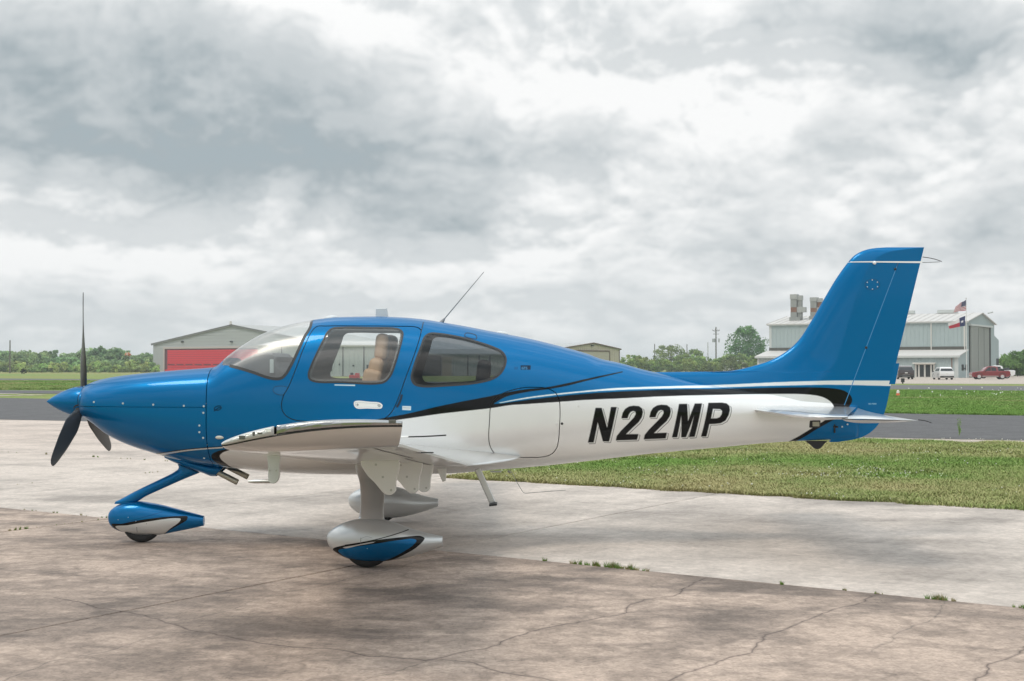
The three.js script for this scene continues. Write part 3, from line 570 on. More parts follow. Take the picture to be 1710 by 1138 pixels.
const sealMat = std([.035, .036, .038], .5);
const clearGlass = std([.93, .95, .945], .0, 0, { transmission: 1, thickness: 0, ior: 1.85 });
const tintGlass = std([.44, .47, .49], .0, 0, { transmission: 1, thickness: 0, ior: 1.5 });

const OUT = skin(X0, X1, 210, 128);
const gap = .0035;
const cowlBox = (xa, xb, y0 = -1, y1 = 3) => box(xb - xa, y1 - y0, 3, (xa + xb) / 2, (y0 + y1) / 2, 0);
{
  const cutters = mergeGeometries([prism(shieldShape, -1.5, 1.5), prism(aftWindow, -1.5, 1.5), prism(doorShape, -1.5, 1.5), prism(bagShape, .02, 1.5), cowlBox(-6, cowlX)].map(bare));
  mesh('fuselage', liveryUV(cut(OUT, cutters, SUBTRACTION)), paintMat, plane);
  const inner = offsetPoly(doorShape, -2 * gap), port = cut(OUT, prism(inner, .01, 1.5, [doorWindow]), INTERSECTION), star = cut(OUT, prism(inner, -1.5, -.01, [doorWindow]), INTERSECTION);
  const door = mesh('cabin_door', liveryUV(port), paintMat, plane);
  mesh('cabin_door', liveryUV(star), paintMat, plane);
  mesh('door_window', cut(OUT, prism(doorWindow, .01, 1.5), INTERSECTION), clearGlass, door);
  mesh('door_window', cut(OUT, prism(doorWindow, -1.5, -.01), INTERSECTION), clearGlass, plane);
  mesh('rear_window', cut(OUT, prism(aftWindow, .01, 1.5), INTERSECTION), tintGlass, plane);
  mesh('rear_window', cut(OUT, prism(aftWindow, -1.5, -.01), INTERSECTION), tintGlass, plane);
  mesh('windshield', cut(OUT, prism(shieldShape, -1.5, 1.5), INTERSECTION), std([.95, .96, .955], .27, 0, { transmission: 1, thickness: 0, ior: 2.0 }), plane);
  mesh('baggage_door', liveryUV(cut(OUT, prism(offsetPoly(bagShape, -2 * gap), .02, 1.5), INTERSECTION)), paintMat, plane);
  const seamY = SY(680, .5);
  const up = mesh('upper_cowling', liveryUV(cut(OUT, cowlBox(-6, cowlX - 2 * gap, seamY + gap * .6, 3), INTERSECTION)), paintMat, plane);
  const lo = mesh('lower_cowling', liveryUV(cut(OUT, cowlBox(-6, cowlX - 2 * gap, -1, seamY - gap * .6), INTERSECTION)), paintMat, plane);
  // screws
  const dot = (px, py, r, parent, mat = screwMat, name = 'screw') => { const q = Q(px, py), z = sideZ(q.x, q.y); return mesh(name, new THREE.CylinderGeometry(r, r * 1.1, .004, 10).rotateX(Math.PI / 2).translate(q.x, q.y, z + .001), mat, parent); };
  for (const p of [[305, 638], [458, 645], [618, 652], [780, 658], [885, 660]]) dot(...z1(...p), .0085, up);
  for (const p of [[883, 695], [862, 762], [862, 797], [882, 827], [887, 933]]) dot(...z1(...p), .0085, lo);
  for (const p of [z3(1370, 986), z6(350, 320)]) dot(...p, .009, plane, std([.7, .7, .69], .4));
  dot(...z3(1415, 986), .011, plane, darkMat, 'lock');
  { const q = Q(366.5, 731), z = sideZ(q.x, q.y); const c = mesh('vent_cap', new THREE.SphereGeometry(1, 20, 10).scale(.037, .016, .01).translate(q.x, q.y, z), std([.55, .54, .46], .4), plane); }
  // dark seals round the openings
  const ring = (pts, w0, w1, lift, side = 1) => { const a = offsetPoly(pts, w0), b = offsetPoly(pts, w1), n = pts.length; return grid(n, 1, (u, v) => { const i = Math.round(u * n) % n, p = v < .5 ? a[i] : b[i]; return [p.x, p.y, side * (sideZ(p.x, p.y) + lift)]; }); };
  for (const s of [1, -1]) { mesh('window_seal', ring(doorWindow, .008, -.008, .002, s), sealMat, s > 0 ? door : plane); mesh('window_seal', ring(aftWindow, .007, -.008, .002, s), sealMat, plane); }
  const low = shieldShape.slice(0, 61);
  for (const s of [1, -1]) mesh('window_seal', grid(60, 1, (u, v) => { const i = Math.round(u * 60), a = low[Math.max(0, i - 1)], b = low[Math.min(60, i + 1)], t = new THREE.Vector2(b.x - a.x, b.y - a.y).normalize(), k = (v - .5) * .024, x = low[i].x - t.y * k, y = Math.min(low[i].y + t.x * k, topY(low[i].x - t.y * k) - .012); return [x, y, s * (sideZ(x, y) + .002)]; }), sealMat, plane);
  // recessed door handle
  const cap = outline([z2(1095, 838), z2(1098, 812), z2(1120, 804), z2(1220, 812), z2(1300, 820), z2(1322, 842), z2(1312, 864), z2(1290, 868), z2(1200, 866), z2(1115, 864)], 50);
  const capMesh = mesh('handle', ring(cap, 0, -.012, .004), whitePaint, door);
  const face = (pts, lift, mat, name, parent) => { const c = pts.reduce((s, p) => s.add(p), new THREE.Vector2()).multiplyScalar(1 / pts.length), n = pts.length; return mesh(name, grid(n, 4, (u, v) => { const p = pts[Math.round(u * n) % n], x = lerp(c.x, p.x, v), y = lerp(c.y, p.y, v); return [x, y, sideZ(x, y) + lift]; }), mat, parent); };
  face(offsetPoly(cap, -.013), .002, whitePaint, 'handle_plate', door);
  face(outline([z2(1280, 838), z2(1296, 830), z2(1308, 842), z2(1296, 856)], 20), .005, std([.4, .42, .43], .4), 'lock', door);
  face(outline([z2(1115, 835), z2(1122, 826), z2(1133, 836), z2(1124, 846)], 16), .004, std([.35, .36, .37], .4), 'lock', door);
  // hinge covers and small hatches
  const plate = (pts, mat, name) => face(outline(pts, 40), .003, mat, name, plane);
  plate([z2(455, 715), z2(475, 694), z2(565, 700), z2(548, 735), z2(530, 756), z2(470, 742)], std('#0068a0', .32, .45, { clearcoat: .7, specularIntensity: 0 }), 'hinge_cover');
  const frameLine = (pts, w, mat, name, closed = true) => { const o = closed ? outline(pts, 60) : spline2(pts.map((p) => Q(...p)), 60, false); if (closed) return mesh(name, ring(o, w / 2, -w / 2, .0025), mat, plane); return mesh(name, grid(60, 1, (u, v) => { const i = Math.round(u * 60), a = o[Math.max(0, i - 1)], b = o[Math.min(60, i + 1)], t = new THREE.Vector2(b.x - a.x, b.y - a.y).normalize(), k = (v - .5) * w, x = o[i].x - t.y * k, y = o[i].y + t.x * k; return [x, y, sideZ(x, y) + .0022]; }), mat, plane); };
  const navy = std([.004, .02, .045], .5);
  frameLine([z2(455, 715), z2(475, 694), z2(565, 700), z2(548, 735), z2(530, 756), z2(470, 742)], .008, navy, 'panel_seam');
  frameLine([z3(645, 290), z3(655, 268), z3(735, 286), z3(738, 312), z3(690, 308)], .006, navy, 'panel_seam');
  frameLine([z3(318, 181), z3(312, 205), z3(304, 240), z3(296, 268)], .008, navy, 'panel_seam', false);
  frameLine([z2(1475, 755), z2(1462, 800), z2(1440, 845), z2(1430, 852)], .02, navy, 'door_latch', false);
  // step below the tail: registration box and light on the port tail cone
  { const q = Q(1361, 708.5), z = sideZ(q.x, q.y); mesh('tail_hatch', rbox(.1, .066, .02, .006, q.x, q.y, z), darkMat, plane); mesh('tail_hatch_glass', rbox(.062, .042, .012, .005, q.x + .008, q.y, z + .008), std([.45, .45, .36], .3), plane); }
  { const q = Q(1394, 716), z = sideZ(q.x, q.y); mesh('hinge_bracket', [rbox(.014, .08, .02, .004, q.x, q.y, z), rbox(.045, .016, .02, .004, q.x + .008, q.y + .015, z + .004)], darkMat, plane); }
  for (const p of [[1406, 713], [1415, 709]]) { const q = P(...p, .06); mesh('screw', new THREE.CylinderGeometry(.008, .008, .004, 8).rotateX(Math.PI / 2).translate(q.x, q.y, .075), screwMat, plane); }
}
// ---- cabin lining, seats, panel
{
  const xa = P(432, 600).x, xb = P(868, 600).x;
  const trim = std([.17, .165, .158], .85), leather = std([.46, .30, .19], .55), charcoal = std([.035, .035, .037], .7), carpet = std([.06, .055, .05], .95);
  const L = skin(xa, xb, 90, 96, .03);
  const cutters = mergeGeometries([prism(offsetPoly(doorWindow, -.024), -1.5, 1.5), prism(offsetPoly(aftWindow, -.016), -1.5, 1.5), prism([...shieldShape.slice(0, 57), new THREE.Vector2(shieldShape[56].x - .01, 2.3), new THREE.Vector2(shieldShape[0].x - .3, 2.3)], -1.5, 1.5)].map(bare));
  const lining = cut(L, cutters, SUBTRACTION), lp = lining.attributes.position, keepP = [], keepN = [];
  for (let i = 0; i < lp.count; i += 3) { if (Math.max(lp.getX(i), lp.getX(i + 1), lp.getX(i + 2)) < xa + .002) continue; for (let k = i; k < i + 3; k++) { keepP.push(lp.getX(k), lp.getY(k), lp.getZ(k)); keepN.push(lining.attributes.normal.getX(k), lining.attributes.normal.getY(k), lining.attributes.normal.getZ(k)); } }
  const openLining = new THREE.BufferGeometry(); openLining.setAttribute('position', new THREE.Float32BufferAttribute(keepP, 3)); openLining.setAttribute('normal', new THREE.Float32BufferAttribute(keepN, 3));
  mesh('cabin_lining', openLining, trim, plane);
  const pane = std([.09, .09, .09], .8);
  const seat = (x, z, mat, parent, wide = .5, yb = .95) => {
    const sq = (w, h, d, r, cx, cy) => new RoundedBoxGeometry(w, h, d, 3, r).translate(cx, cy, 0);
    const back = new RoundedBoxGeometry(.13, .62, wide * .92, 4, .055).rotateZ(-.2).translate(.1, .4, 0), bol = [-1, 1].map((s) => new RoundedBoxGeometry(.16, .5, .09, 3, .04).rotateZ(-.2).translate(.08, .36, s * wide * .42));
    const cush = new RoundedBoxGeometry(.5, .14, wide, 4, .05).translate(-.16, .06, 0), head = new RoundedBoxGeometry(.115, .24, .27, 4, .052).rotateZ(-.1).translate(.185, .80, 0), neck = cyl([.165, .64, 0], [.18, .74, 0], .05, .045, 10);
    const g = mesh('seat', [back, ...bol, cush].map((q) => q.translate(x, yb, z)), mat, plane);
    mesh('headrest', [head, neck].map((q) => q.translate(x, yb, z)), mat, g);
    return g;
  };
  const sx = P(632, 600, .28).x - .15;
  seat(sx, .29, leather, plane); seat(sx + .02, -.29, leather, plane);
  const rx = P(806, 610, .2).x - .18; seat(rx, .24, charcoal, plane, .4, .72); seat(rx, -.24, charcoal, plane, .4, .72);
  for (const s of [1, -1]) { const a = P(637, 600, .5); mesh('seat_belt', grid(14, 1, (u, v) => [lerp(sx + .13, sx - .03, u * u) + .025 * (v - .5), lerp(1.62, 1.2, u), s * (.50 - .03 * u)]), charcoal, plane); }
  mesh('cabin_floor', box(xb - xa - .7, .04, .84, (xa + xb) / 2 - .25, .9, 0), carpet, plane);
  // glare shield and instrument panel
  const gx = (px) => P(px, 600, .3).x, prof = [[395, 612], [413, 603], [430, 595], [447, 592.5], [458, 593.5], [463, 598], [463, 606], [468, 616], [475, 624], [478, 634], [400, 640]].map(([a, b]) => { const p = P(a, b, .33); return new THREE.Vector2(p.x, p.y); });
  mesh('glare_shield', new THREE.ExtrudeGeometry(new THREE.Shape(prof), { depth: .78, bevelEnabled: true, bevelSize: .02, bevelThickness: .06, bevelSegments: 3 }).translate(0, 0, -.39), std([.15, .155, .16], .8), plane);
  const sc = P(453.5, 612, .46); mesh('instrument_screen', rbox(.035, .12, .01, .004, sc.x, sc.y, .455), std([.5, .56, .56], .2), plane);
}
// ---- fin, rudder
{
  const prof = spline2([[1070, 622], [1125, 621.5], [1175, 621], [1220, 619.6], [1253, 612.8], [1287, 602], [1313.5, 587], [1333.6, 568.7], [1353.6, 538.6], [1377, 498.5], [1397, 465], [1417, 437.5], [1427, 427], [1440, 419.5], [1457, 415], [1480.5, 413.2]], 240, false);
  const leRaw = prof.map((p) => [-p.y, p.x]); const le = []; for (const p of leRaw) if (!le.length || p[0] > le[le.length - 1][0] + .001) le.push(p);
  const lin = (t) => (v) => { if (v <= t[0][0]) return t[0][1]; for (let i = 1; i < t.length; i++) if (v <= t[i][0]) return lerp(t[i - 1][1], t[i][1], (v - t[i - 1][0]) / (t[i][0] - t[i - 1][0])); return t[t.length - 1][1]; };
  const lead = lin(le), topOf = lin(prof.map((p) => [p.x, p.y]));
  const LE = (y) => y > 622 ? 1070 : lead(-y), TE = curve([[413, 1543.5], [645, 1487.5], [690, 1477], [711, 1465.5], [722, 1454.5], [731, 1438], [736.5, 1415], [739, 1396]]), HINGE = (y) => lerp(1499, 1405, (y - 438) / 246);
  const ht = (px, y) => {       // half thickness in metres
    const d = Math.max(0, px - LE(y)), dv = Math.max(0, y - topOf(px)), r = (d * dv / (Math.hypot(d, dv) + 1e-6)) / 185, te = Math.max(0, TE(Math.max(413, y)) - px) / 185;
    const fill = smooth(590, 690, y) * .03 * smooth(1500, 1400, px);
    return Math.min(.062 * Math.sqrt(1 - Math.exp(-r / .1)) + fill * smooth(0, .3, r), .004 + te * .105, Math.max(.002, (y - 412.2) / 185 * .9));
  };
  const pt = (px, y, s) => { const p = P(px, y, 0); return [p.x, p.y, s * ht(px, y)]; };
  const blade = (rows, ny, xa, xb, nx, ease) => {
    const sheet = (s) => grid(nx, ny, (u, v) => { const y = rows(v), a = xa(y), b = xb(y), k = ease ? u * u : u; return pt(lerp(a, b, k), y, s); });
    const close = (f) => grid(ny, 1, (u, v) => { const y = rows(u), px = f(y); return pt(px, y, v < .5 ? 1 : -1); });
    return mergeGeometries([sheet(1), sheet(-1), close(xb), close(xa)].map((g) => g.toNonIndexed()));
  };
  const make = (name, g) => { const w = mergeVertices((() => { const h = g.clone(); h.deleteAttribute('uv'); h.deleteAttribute('normal'); return h; })(), 1e-4); w.computeVertexNormals(); return mesh(name, liveryUV(toCreasedNormals(w, .7)), paintMat, plane); };
  // sheets of both sides share their edges after welding; the winding of the far side is turned by hand
  const solid = (rows, ny, xa, xb, nx, ease) => {
    const g = blade(rows, ny, xa, xb, nx, ease), p = g.attributes.position, n = nx * ny * 6;
    for (let i = 0; i < n; i += 3) { for (const k of ['getX', 'getY', 'getZ']) { const set = 'set' + k[3], a = p[k](i), b = p[k](i + 1); p[set](i, b); p[set](i + 1, a); } }
    return g;
  };
  const rowsFin = (v) => v < .62 ? lerp(438.8, 612, v / .62) : v < .85 ? lerp(612, 624, (v - .62) / .23) : lerp(624, 700, (v - .85) / .15);
  const fin = make('vertical_fin', solid(rowsFin, 90, LE, HINGE, 60, true));
  const cap = make('fin_tip', solid((v) => lerp(413.3, 437.6, v), 26, LE, (y) => TE(y), 50, true));
  const rudder = make('rudder', solid((v) => lerp(439.2, 738.6, v), 80, (y) => HINGE(y) + 1.3, (y) => TE(y), 24, false));
  // tip seam paint, lamp, hatch ring, hinge bolts, tab, wicks
  const lamp = P(1461, 439, .06); mesh('position_lamp', new THREE.SphereGeometry(.017, 12, 8).translate(lamp.x, lamp.y, .055), std([.9, .9, .9], .15), fin);
  const a = P(1422, 437.8), b = P(1541, 438.4); mesh('tip_seam', grid(40, 1, (u, v) => { const px = lerp(1419, 1540.5, u), y = 438.2 + (v - .5) * lerp(1.6, 3, u), p = P(px, y); return [p.x, p.y, ht(px, 439) + .002]; }), whitePaint, fin);
  const ringC = [1455, 476]; mesh('access_ring', grid(40, 1, (u, v) => { const t = u * Math.PI * 2, r = v < .5 ? 12.2 : 12.9, px = ringC[0] + Math.cos(t) * r, y = ringC[1] + Math.sin(t) * r * .72, p = P(px, y); return [p.x, p.y, ht(px, y) + .0015]; }), std([.006, .05, .1], .5), fin);
  for (let k = 0; k < 6; k++) { const t = k / 6 * 6.28 + .5, px = ringC[0] + Math.cos(t) * 10, y = ringC[1] + Math.sin(t) * 7.5, p = P(px, y); mesh('screw', new THREE.SphereGeometry(.006, 6, 4).translate(p.x, p.y, ht(px, y)), screwMat, fin); }
  for (const [px, y] of [[1494, 450], [1445, 581]]) { const p = P(px, y); mesh('hinge_bolt', new THREE.SphereGeometry(.012, 8, 6).translate(p.x, p.y, ht(px - 4, y)), darkMat, rudder); }
  mesh('hinge_glint', grid(50, 1, (u, v) => { const y = lerp(446, 684, u), px = HINGE(y) + (v < .5 ? -.1 : 1.2), p = P(px, y); return [p.x, p.y, ht(HINGE(y), y) + .0025]; }), std('#2f86bd', .3, 0, { clearcoat: 1 }), rudder);  // paler blue strip, the hinge chamfer's reflection put into colour
  { const t = [[1493, 607], [1502, 607], [1501, 612], [1495, 642], [1484, 642]].map((p) => P(...p)); mesh('trim_tab', new THREE.ExtrudeGeometry(new THREE.Shape(t.map((p) => new THREE.Vector2(p.x, p.y))), { depth: .012, bevelEnabled: false }).translate(0, 0, -.006), bluePaint, rudder); }
  const wire = (pts, r, parent, mat = darkMat, name = 'static_wick') => mesh(name, new THREE.TubeGeometry(new THREE.CatmullRomCurve3(pts), 20, r, 5), mat, parent);
  wire([P(1541, 429.5), P(1552, 431), P(1563, 433.5), P(1573, 437)], .0035, rudder);
  wire([P(1538, 438.6), P(1552, 438.4), P(1570, 437.6)], .0025, rudder);
  { const hole = new THREE.Path().absarc(SX(1364), SY(744.5), .017, 0, 6.29), s = new THREE.Shape(); s.moveTo(SX(1347), SY(737)); s.lineTo(SX(1380), SY(737)); s.quadraticCurveTo(SX(1375), SY(741.5), SX(1370), SY(747.5)); s.quadraticCurveTo(SX(1364), SY(752), SX(1358), SY(747.5)); s.quadraticCurveTo(SX(1353), SY(741.5), SX(1347), SY(738.5)); s.holes.push(hole); mesh('tie_down', new THREE.ExtrudeGeometry(s, { depth: .03, bevelEnabled: true, bevelSize: .003, bevelThickness: .003 }).translate(0, 0, -.015), darkMat, plane); }
  // ---- tailplane
  const foil = (t) => { const x = t < .5 ? 1 - t * 2 : (t - .5) * 2, s = t < .5 ? 1 : -1, y = 5 * (.2969 * Math.sqrt(x) - .126 * x - .3516 * x * x + .2843 * x * x * x - .1036 * x * x * x * x); return [x, s * y]; };
  for (const s of [1, -1]) {
    const zr = .06, zt = 1.97, y0 = SY(684.5, .1), y1 = SY(697.5, 1.97);
    const le2 = (z) => lerp(P(1259, 684, .15).x, P(1352, 694, 1.97).x, clamp((z - .1) / 1.87)), hg = (z) => lerp(P(1430, 690, .1).x, P(1416, 703, 1.97).x, (z - .1) / 1.87), te = (z) => lerp(3.13, P(1534, 702, 1.97).x, (z - .1) / 1.87), th = (z) => lerp(.15, .105, (z - .1) / 1.87);
    const rows = [.0, .1, .4, .8, 1.2, 1.6, 1.85, 1.93, 1.96, 1.97], squeeze = (z) => z > 1.85 ? Math.sqrt(Math.max(0, 1 - Math.pow((z - 1.85) / .1205, 2))) : 1;
    const wing = (n, f, za, zb, m) => grid(m, n, (u, v) => { const z = lerp(za, zb, u); return f(z, v); });
    const Yc = (z) => lerp(y0, y1, (z - .1) / 1.87);
    const stab = grid(60, 64, (u, v) => { const z = u < .8 ? lerp(zr, 1.85, u / .8) : lerp(1.85, 1.97, (u - .8) / .2), q = squeeze(z), a = le2(z) + (1 - q) * .12, b = hg(z), [fx, fy] = foil(v), X = lerp(a, b, fx); const X2 = fx; const thick = th(z) * q * Math.max(.42 * smooth(.5, 1, fx), 0); return [X, Yc(z) + (fy * th(z) * .5 * q * (1 - .0 * fx)) + (v < .5 ? 1 : -1) * thick * .32 * smooth(.3, 1, fx), s * z]; });
    const st = mesh('tailplane', welded(stab, 1.2), silverPaint, plane);
    const el = grid(40, 40, (u, v) => { const z = lerp(zr + .12, 1.985, u), q = z > 1.93 ? Math.sqrt(Math.max(.02, 1 - Math.pow((z - 1.93) / .0555, 2))) : 1, a = hg(z) + .006 - (z > 1.78 ? .05 * smooth(1.78, 1.83, z) : 0), b = te(z), [fx, fy] = foil(v); return [lerp(a, b, fx), Yc(z) - .012 - fx * .012 + fy * .06 * q, s * z]; });
    const elev = mesh('elevator', welded(el, 1.2), silverPaint, st);
    const w = P(1534, 701.5, 1.9); wire([w, P(1545, 703, 1.9), P(1556, 706.5, 1.9)].map((p) => new THREE.Vector3(p.x, p.y, s * p.z)), .0035, elev);
  }
}
// ---- wings
const wingData = (() => {
  // span z, leading edge x, trailing edge x, leading y, trailing y, thickness, arch
  const tipLE = P(371, 741.5, 5.84), tipTE = P(672, 707, 5.84), inLE = P(377, 747, 5.5), inTE = P(664, 746, 5.5);
  const R = [
    [.30, -1.86, .10, .84, .80, .20, .03], [.50, -1.83, .06, .838, .79, .19, .028], [.60, -1.81, -.04, .838, .775, .185, .026], [.72, -1.79, -.24, .84, .755, .18, .024], [.85, -1.77, -.36, .848, .752, .175, .022], ...[1.2, 2, 3, 4, 4.8].map((z) => { const t = (z - .85) / 4.5; return [z, lerp(-1.77, inLE.x - .02, t), lerp(-.36, inTE.x, t), lerp(.848, inLE.y - .006, t), lerp(.752, inTE.y - .004, t), lerp(.175, .105, t), lerp(.022, .018, t)]; }),
    [5.35, inLE.x - .02, inTE.x + .0, inLE.y - .006, inTE.y - .004, .105, .018], [5.5, inLE.x + .005, inTE.x, inLE.y + .004, inTE.y + .004, .10, .02], [5.62, lerp(inLE.x, tipLE.x, .3), lerp(inTE.x, tipTE.x, .3), lerp(inLE.y, tipLE.y, .22), lerp(inTE.y, tipTE.y, .16), .085, .024],
    [5.72, lerp(inLE.x, tipLE.x, .55), lerp(inTE.x, tipTE.x, .6), lerp(inLE.y, tipLE.y, .46), lerp(inTE.y, tipTE.y, .42), .065, .029], [5.79, lerp(inLE.x, tipLE.x, .8), lerp(inTE.x, tipTE.x, .82), lerp(inLE.y, tipLE.y, .73), lerp(inTE.y, tipTE.y, .7), .047, .034], [5.84, tipLE.x, tipTE.x, tipLE.y, tipTE.y, .031, .037],
  ];
  return [1, 2, 3, 4, 5, 6].map((k) => curve(R.map((r) => [r[0], r[k]])));
})();
const wingPoint = (z, t) => {     // t from 0 (trailing edge, upper side) over the nose to 1 (trailing edge, lower side)
  const [xl, xt, yl, yt, th, ar] = wingData.map((f) => f(z)), up = t < .5, c = up ? 1 - t * 2 : (t - .5) * 2, x = c * c * (1 - .5 * c) * 2 * .5 + c * .5 * (1 - c * c * 0), xx = clamp(c < 1 ? (1 - Math.cos(c * Math.PI)) / 2 : 1);
  const y = 5 * (.2969 * Math.sqrt(xx) - .126 * xx - .3516 * xx * xx + .2843 * xx ** 3 - .1015 * xx ** 4), ends = lerp(0, .012, xx);
  return [lerp(xl, xt, xx), lerp(yl, yt, xx) + ar * 4 * xx * (1 - xx) * (1.15 - .3 * xx) + (up ? 1.12 : -.88) * (y * th) + (up ? 1 : -1) * ends * .5 * Math.min(1, th / .03), z];
};
function wingPart(za, zb, nz, ta, tb, nt, side) { const g = grid(nz, nt + 1, (u, v) => { const p = wingPoint(lerp(za, zb, u), v > .9999 ? 0 : v * (nt + 1) / nt); return [p[0], p[1], p[2] * side]; }); return g; }
const chromeMat = std([.36, .36, .36], .16, .85), lensMat = std([.5, .5, .49], .08, .0, { clearcoat: 1, clearcoatRoughness: .02 });
for (const s of [1, -1]) {
  const mid = wingPart(.3, 5.35, 90, 0, 1, 72, s), tip = wingPart(5.35, 5.84, 40, 0, 1, 72, s);
  const wing = mesh('wing', [welded(mid, 1.3), welded(tip, 1.3)].map((g) => g), silverPaint, plane);
  // tip edge: a bright strip with the lamp unit at its front
  const edge = (a, b, out, parent, name, mat, nn = 60) => mesh(name, welded(grid(nn, 10, (u, v) => { const c = lerp(a, b, u), p = wingPoint(5.838, .5 - c / 2), q = wingPoint(5.838, .5 + c / 2), t = v * Math.PI, e = Math.sin(t) * out * Math.min(1, Math.min(u, 1 - u) * 14 + .1), h = (p[1] - q[1]) / 2 + .005; return [p[0], (p[1] + q[1]) / 2 + Math.cos(t) * h, (5.838 + e) * s]; }), 1.2), mat, parent);
  edge(.0, .36, .03, wing, 'lamp_lens', lensMat); edge(.37, 1, .02, wing, 'tip_strip', chromeMat);
  mesh('tip_seam', new THREE.TubeGeometry(new THREE.CatmullRomCurve3(Array.from({ length: 26 }, (_, i) => { const q = wingPoint(5.838, .5 + (i / 25) / 2); return new THREE.Vector3(q[0], q[1] - .007, 5.846 * s); })), 60, .004, 6), darkMat, wing);
  if (s > 0) {
    for (const [px, py, w, h, m] of [[404, 731, .03, .018, 'd'], [414, 727.5, .026, .02, 'w'], [423.5, 725, .012, .02, 'd'], [433, 724, .034, .016, 'w'], [434, 724, .024, .008, 'd'], [447, 719, .03, .02, 'w'], [655, 704.5, .035, .018, 'd']]) { const p = P(px, py, 5.865); mesh('lamp_module', rbox(w, h, .008, .003, p.x, p.y, m === 'd' ? 5.866 : 5.862), m === 'd' ? std([.1, .1, .09], .3) : std([.8, .8, .78], .2), wing); }
    const p1 = P(655, 731, 5.2), p2 = P(690, 730.5, 5.2); mesh('static_wick', cyl(P(655, 731, 5.0), P(682, 729.5, 5.0), .006, .005, 6), whitePaint, wing); mesh('static_wick', new THREE.TubeGeometry(new THREE.CatmullRomCurve3([P(680, 730, 5), P(710, 729.2, 5), P(745, 727.2, 5)]), 14, .004, 5), darkMat, wing); mesh('static_wick', new THREE.TubeGeometry(new THREE.CatmullRomCurve3([P(662, 754, 4.4), P(690, 756, 4.4), P(724, 756.3, 4.4)]), 14, .004, 5), darkMat, wing);
  }
  // dark slot lines of flap and aileron, hinge fairings
  const hinge = (z, x0, y0, k) => {
    const pts = [[-.165, .03], [.1, .03], [.085, -.10], [.08, -.15], [.078, -.19], [.055, -.212], [.02, -.215], [-.005, -.2], [-.06, -.135], [-.13, -.06]].map(([a, b]) => new THREE.Vector2(a * k, b * k));
    const g = new THREE.ExtrudeGeometry(new THREE.Shape(spline2(pts, 60, true)), { depth: .028, bevelEnabled: true, bevelSize: .005, bevelThickness: .01, bevelSegments: 2 }).translate(x0, y0, z - .014);
    const f = mesh('flap_hinge', s > 0 ? g : g.clone().translate(0, 0, -2 * z), whitePaint, wing);
    for (const [a, b] of [[.05, -.185], [-.01, -.09], [-.06, -.0]]) mesh('bolt', new THREE.CylinderGeometry(.009, .009, .052, 8).rotateX(Math.PI / 2).translate(x0 + a * k, y0 + b * k, s * z), steelMat, f);
  };
  for (const [z, px, py] of [[2.7, 655, 776], [1.95, 695, 777], [1.2, 715, 778]]) { const p = P(px - 13, py, z); hinge(z, p.x, p.y, .97); }
  { const p = P(737, 797, .8), g = new THREE.ExtrudeGeometry(new THREE.Shape([[-.035, .07], [.04, .07], [.034, -.03], [.012, -.036]].map((q) => new THREE.Vector2(...q))), { depth: .02, bevelEnabled: true, bevelSize: .004, bevelThickness: .004 }); mesh('flap_hinge', g.translate(p.x, p.y, s * .8 - .01), whitePaint, wing); }
  // flap and aileron gaps on the underside
  const slot = (za, zb, c) => mesh('flap_gap', grid(40, 1, (u, v) => { const z = lerp(za, zb, u), p = wingPoint(z, .5 + (c + (v - .5) * .008) / 2); return [p[0], p[1] - .0015, z * s]; }), std([.05, .05, .05], .8), wing);
  slot(.9, 3.3, .7); slot(3.34, 5.3, .74);
  // pitot mast below the port wing
  if (s > 0) {
    const z = 4.1, top = P(457, 752, z), el = P(457, 806, z), strut = spline2([[449, 748], [466.5, 748], [466, 780], [466, 796], [461, 805.5], [455, 807], [450, 804], [449, 780]].map((q) => { const p = P(...q, z); return [p.x, p.y]; }), 60, true);
    const m = mesh('pitot_mast', new THREE.ExtrudeGeometry(new THREE.Shape(strut), { depth: .02, bevelEnabled: true, bevelSize: .003, bevelThickness: .008, bevelSegments: 3 }).translate(0, 0, z - .01), std([.66, .68, .68], .35, .2), wing);
    mesh('pitot_tube', [cyl(P(460, 804, z), P(424, 804.6, z), .013, .012, 12), cyl(P(424, 804.6, z), P(414, 804.6, z), .012, .006, 12)], steelMat, m);
    for (const q of [[451, 786], [462, 786]]) { const p = P(...q, z); mesh('screw', new THREE.CylinderGeometry(.005, .005, .05, 8).rotateX(Math.PI / 2).translate(p.x, p.y, z), steelMat, m); }
    const base = P(458, 759.5, z); mesh('mast_plate', rbox(.13, .008, .05, .003, base.x, base.y, z), whitePaint, m);
  }
}
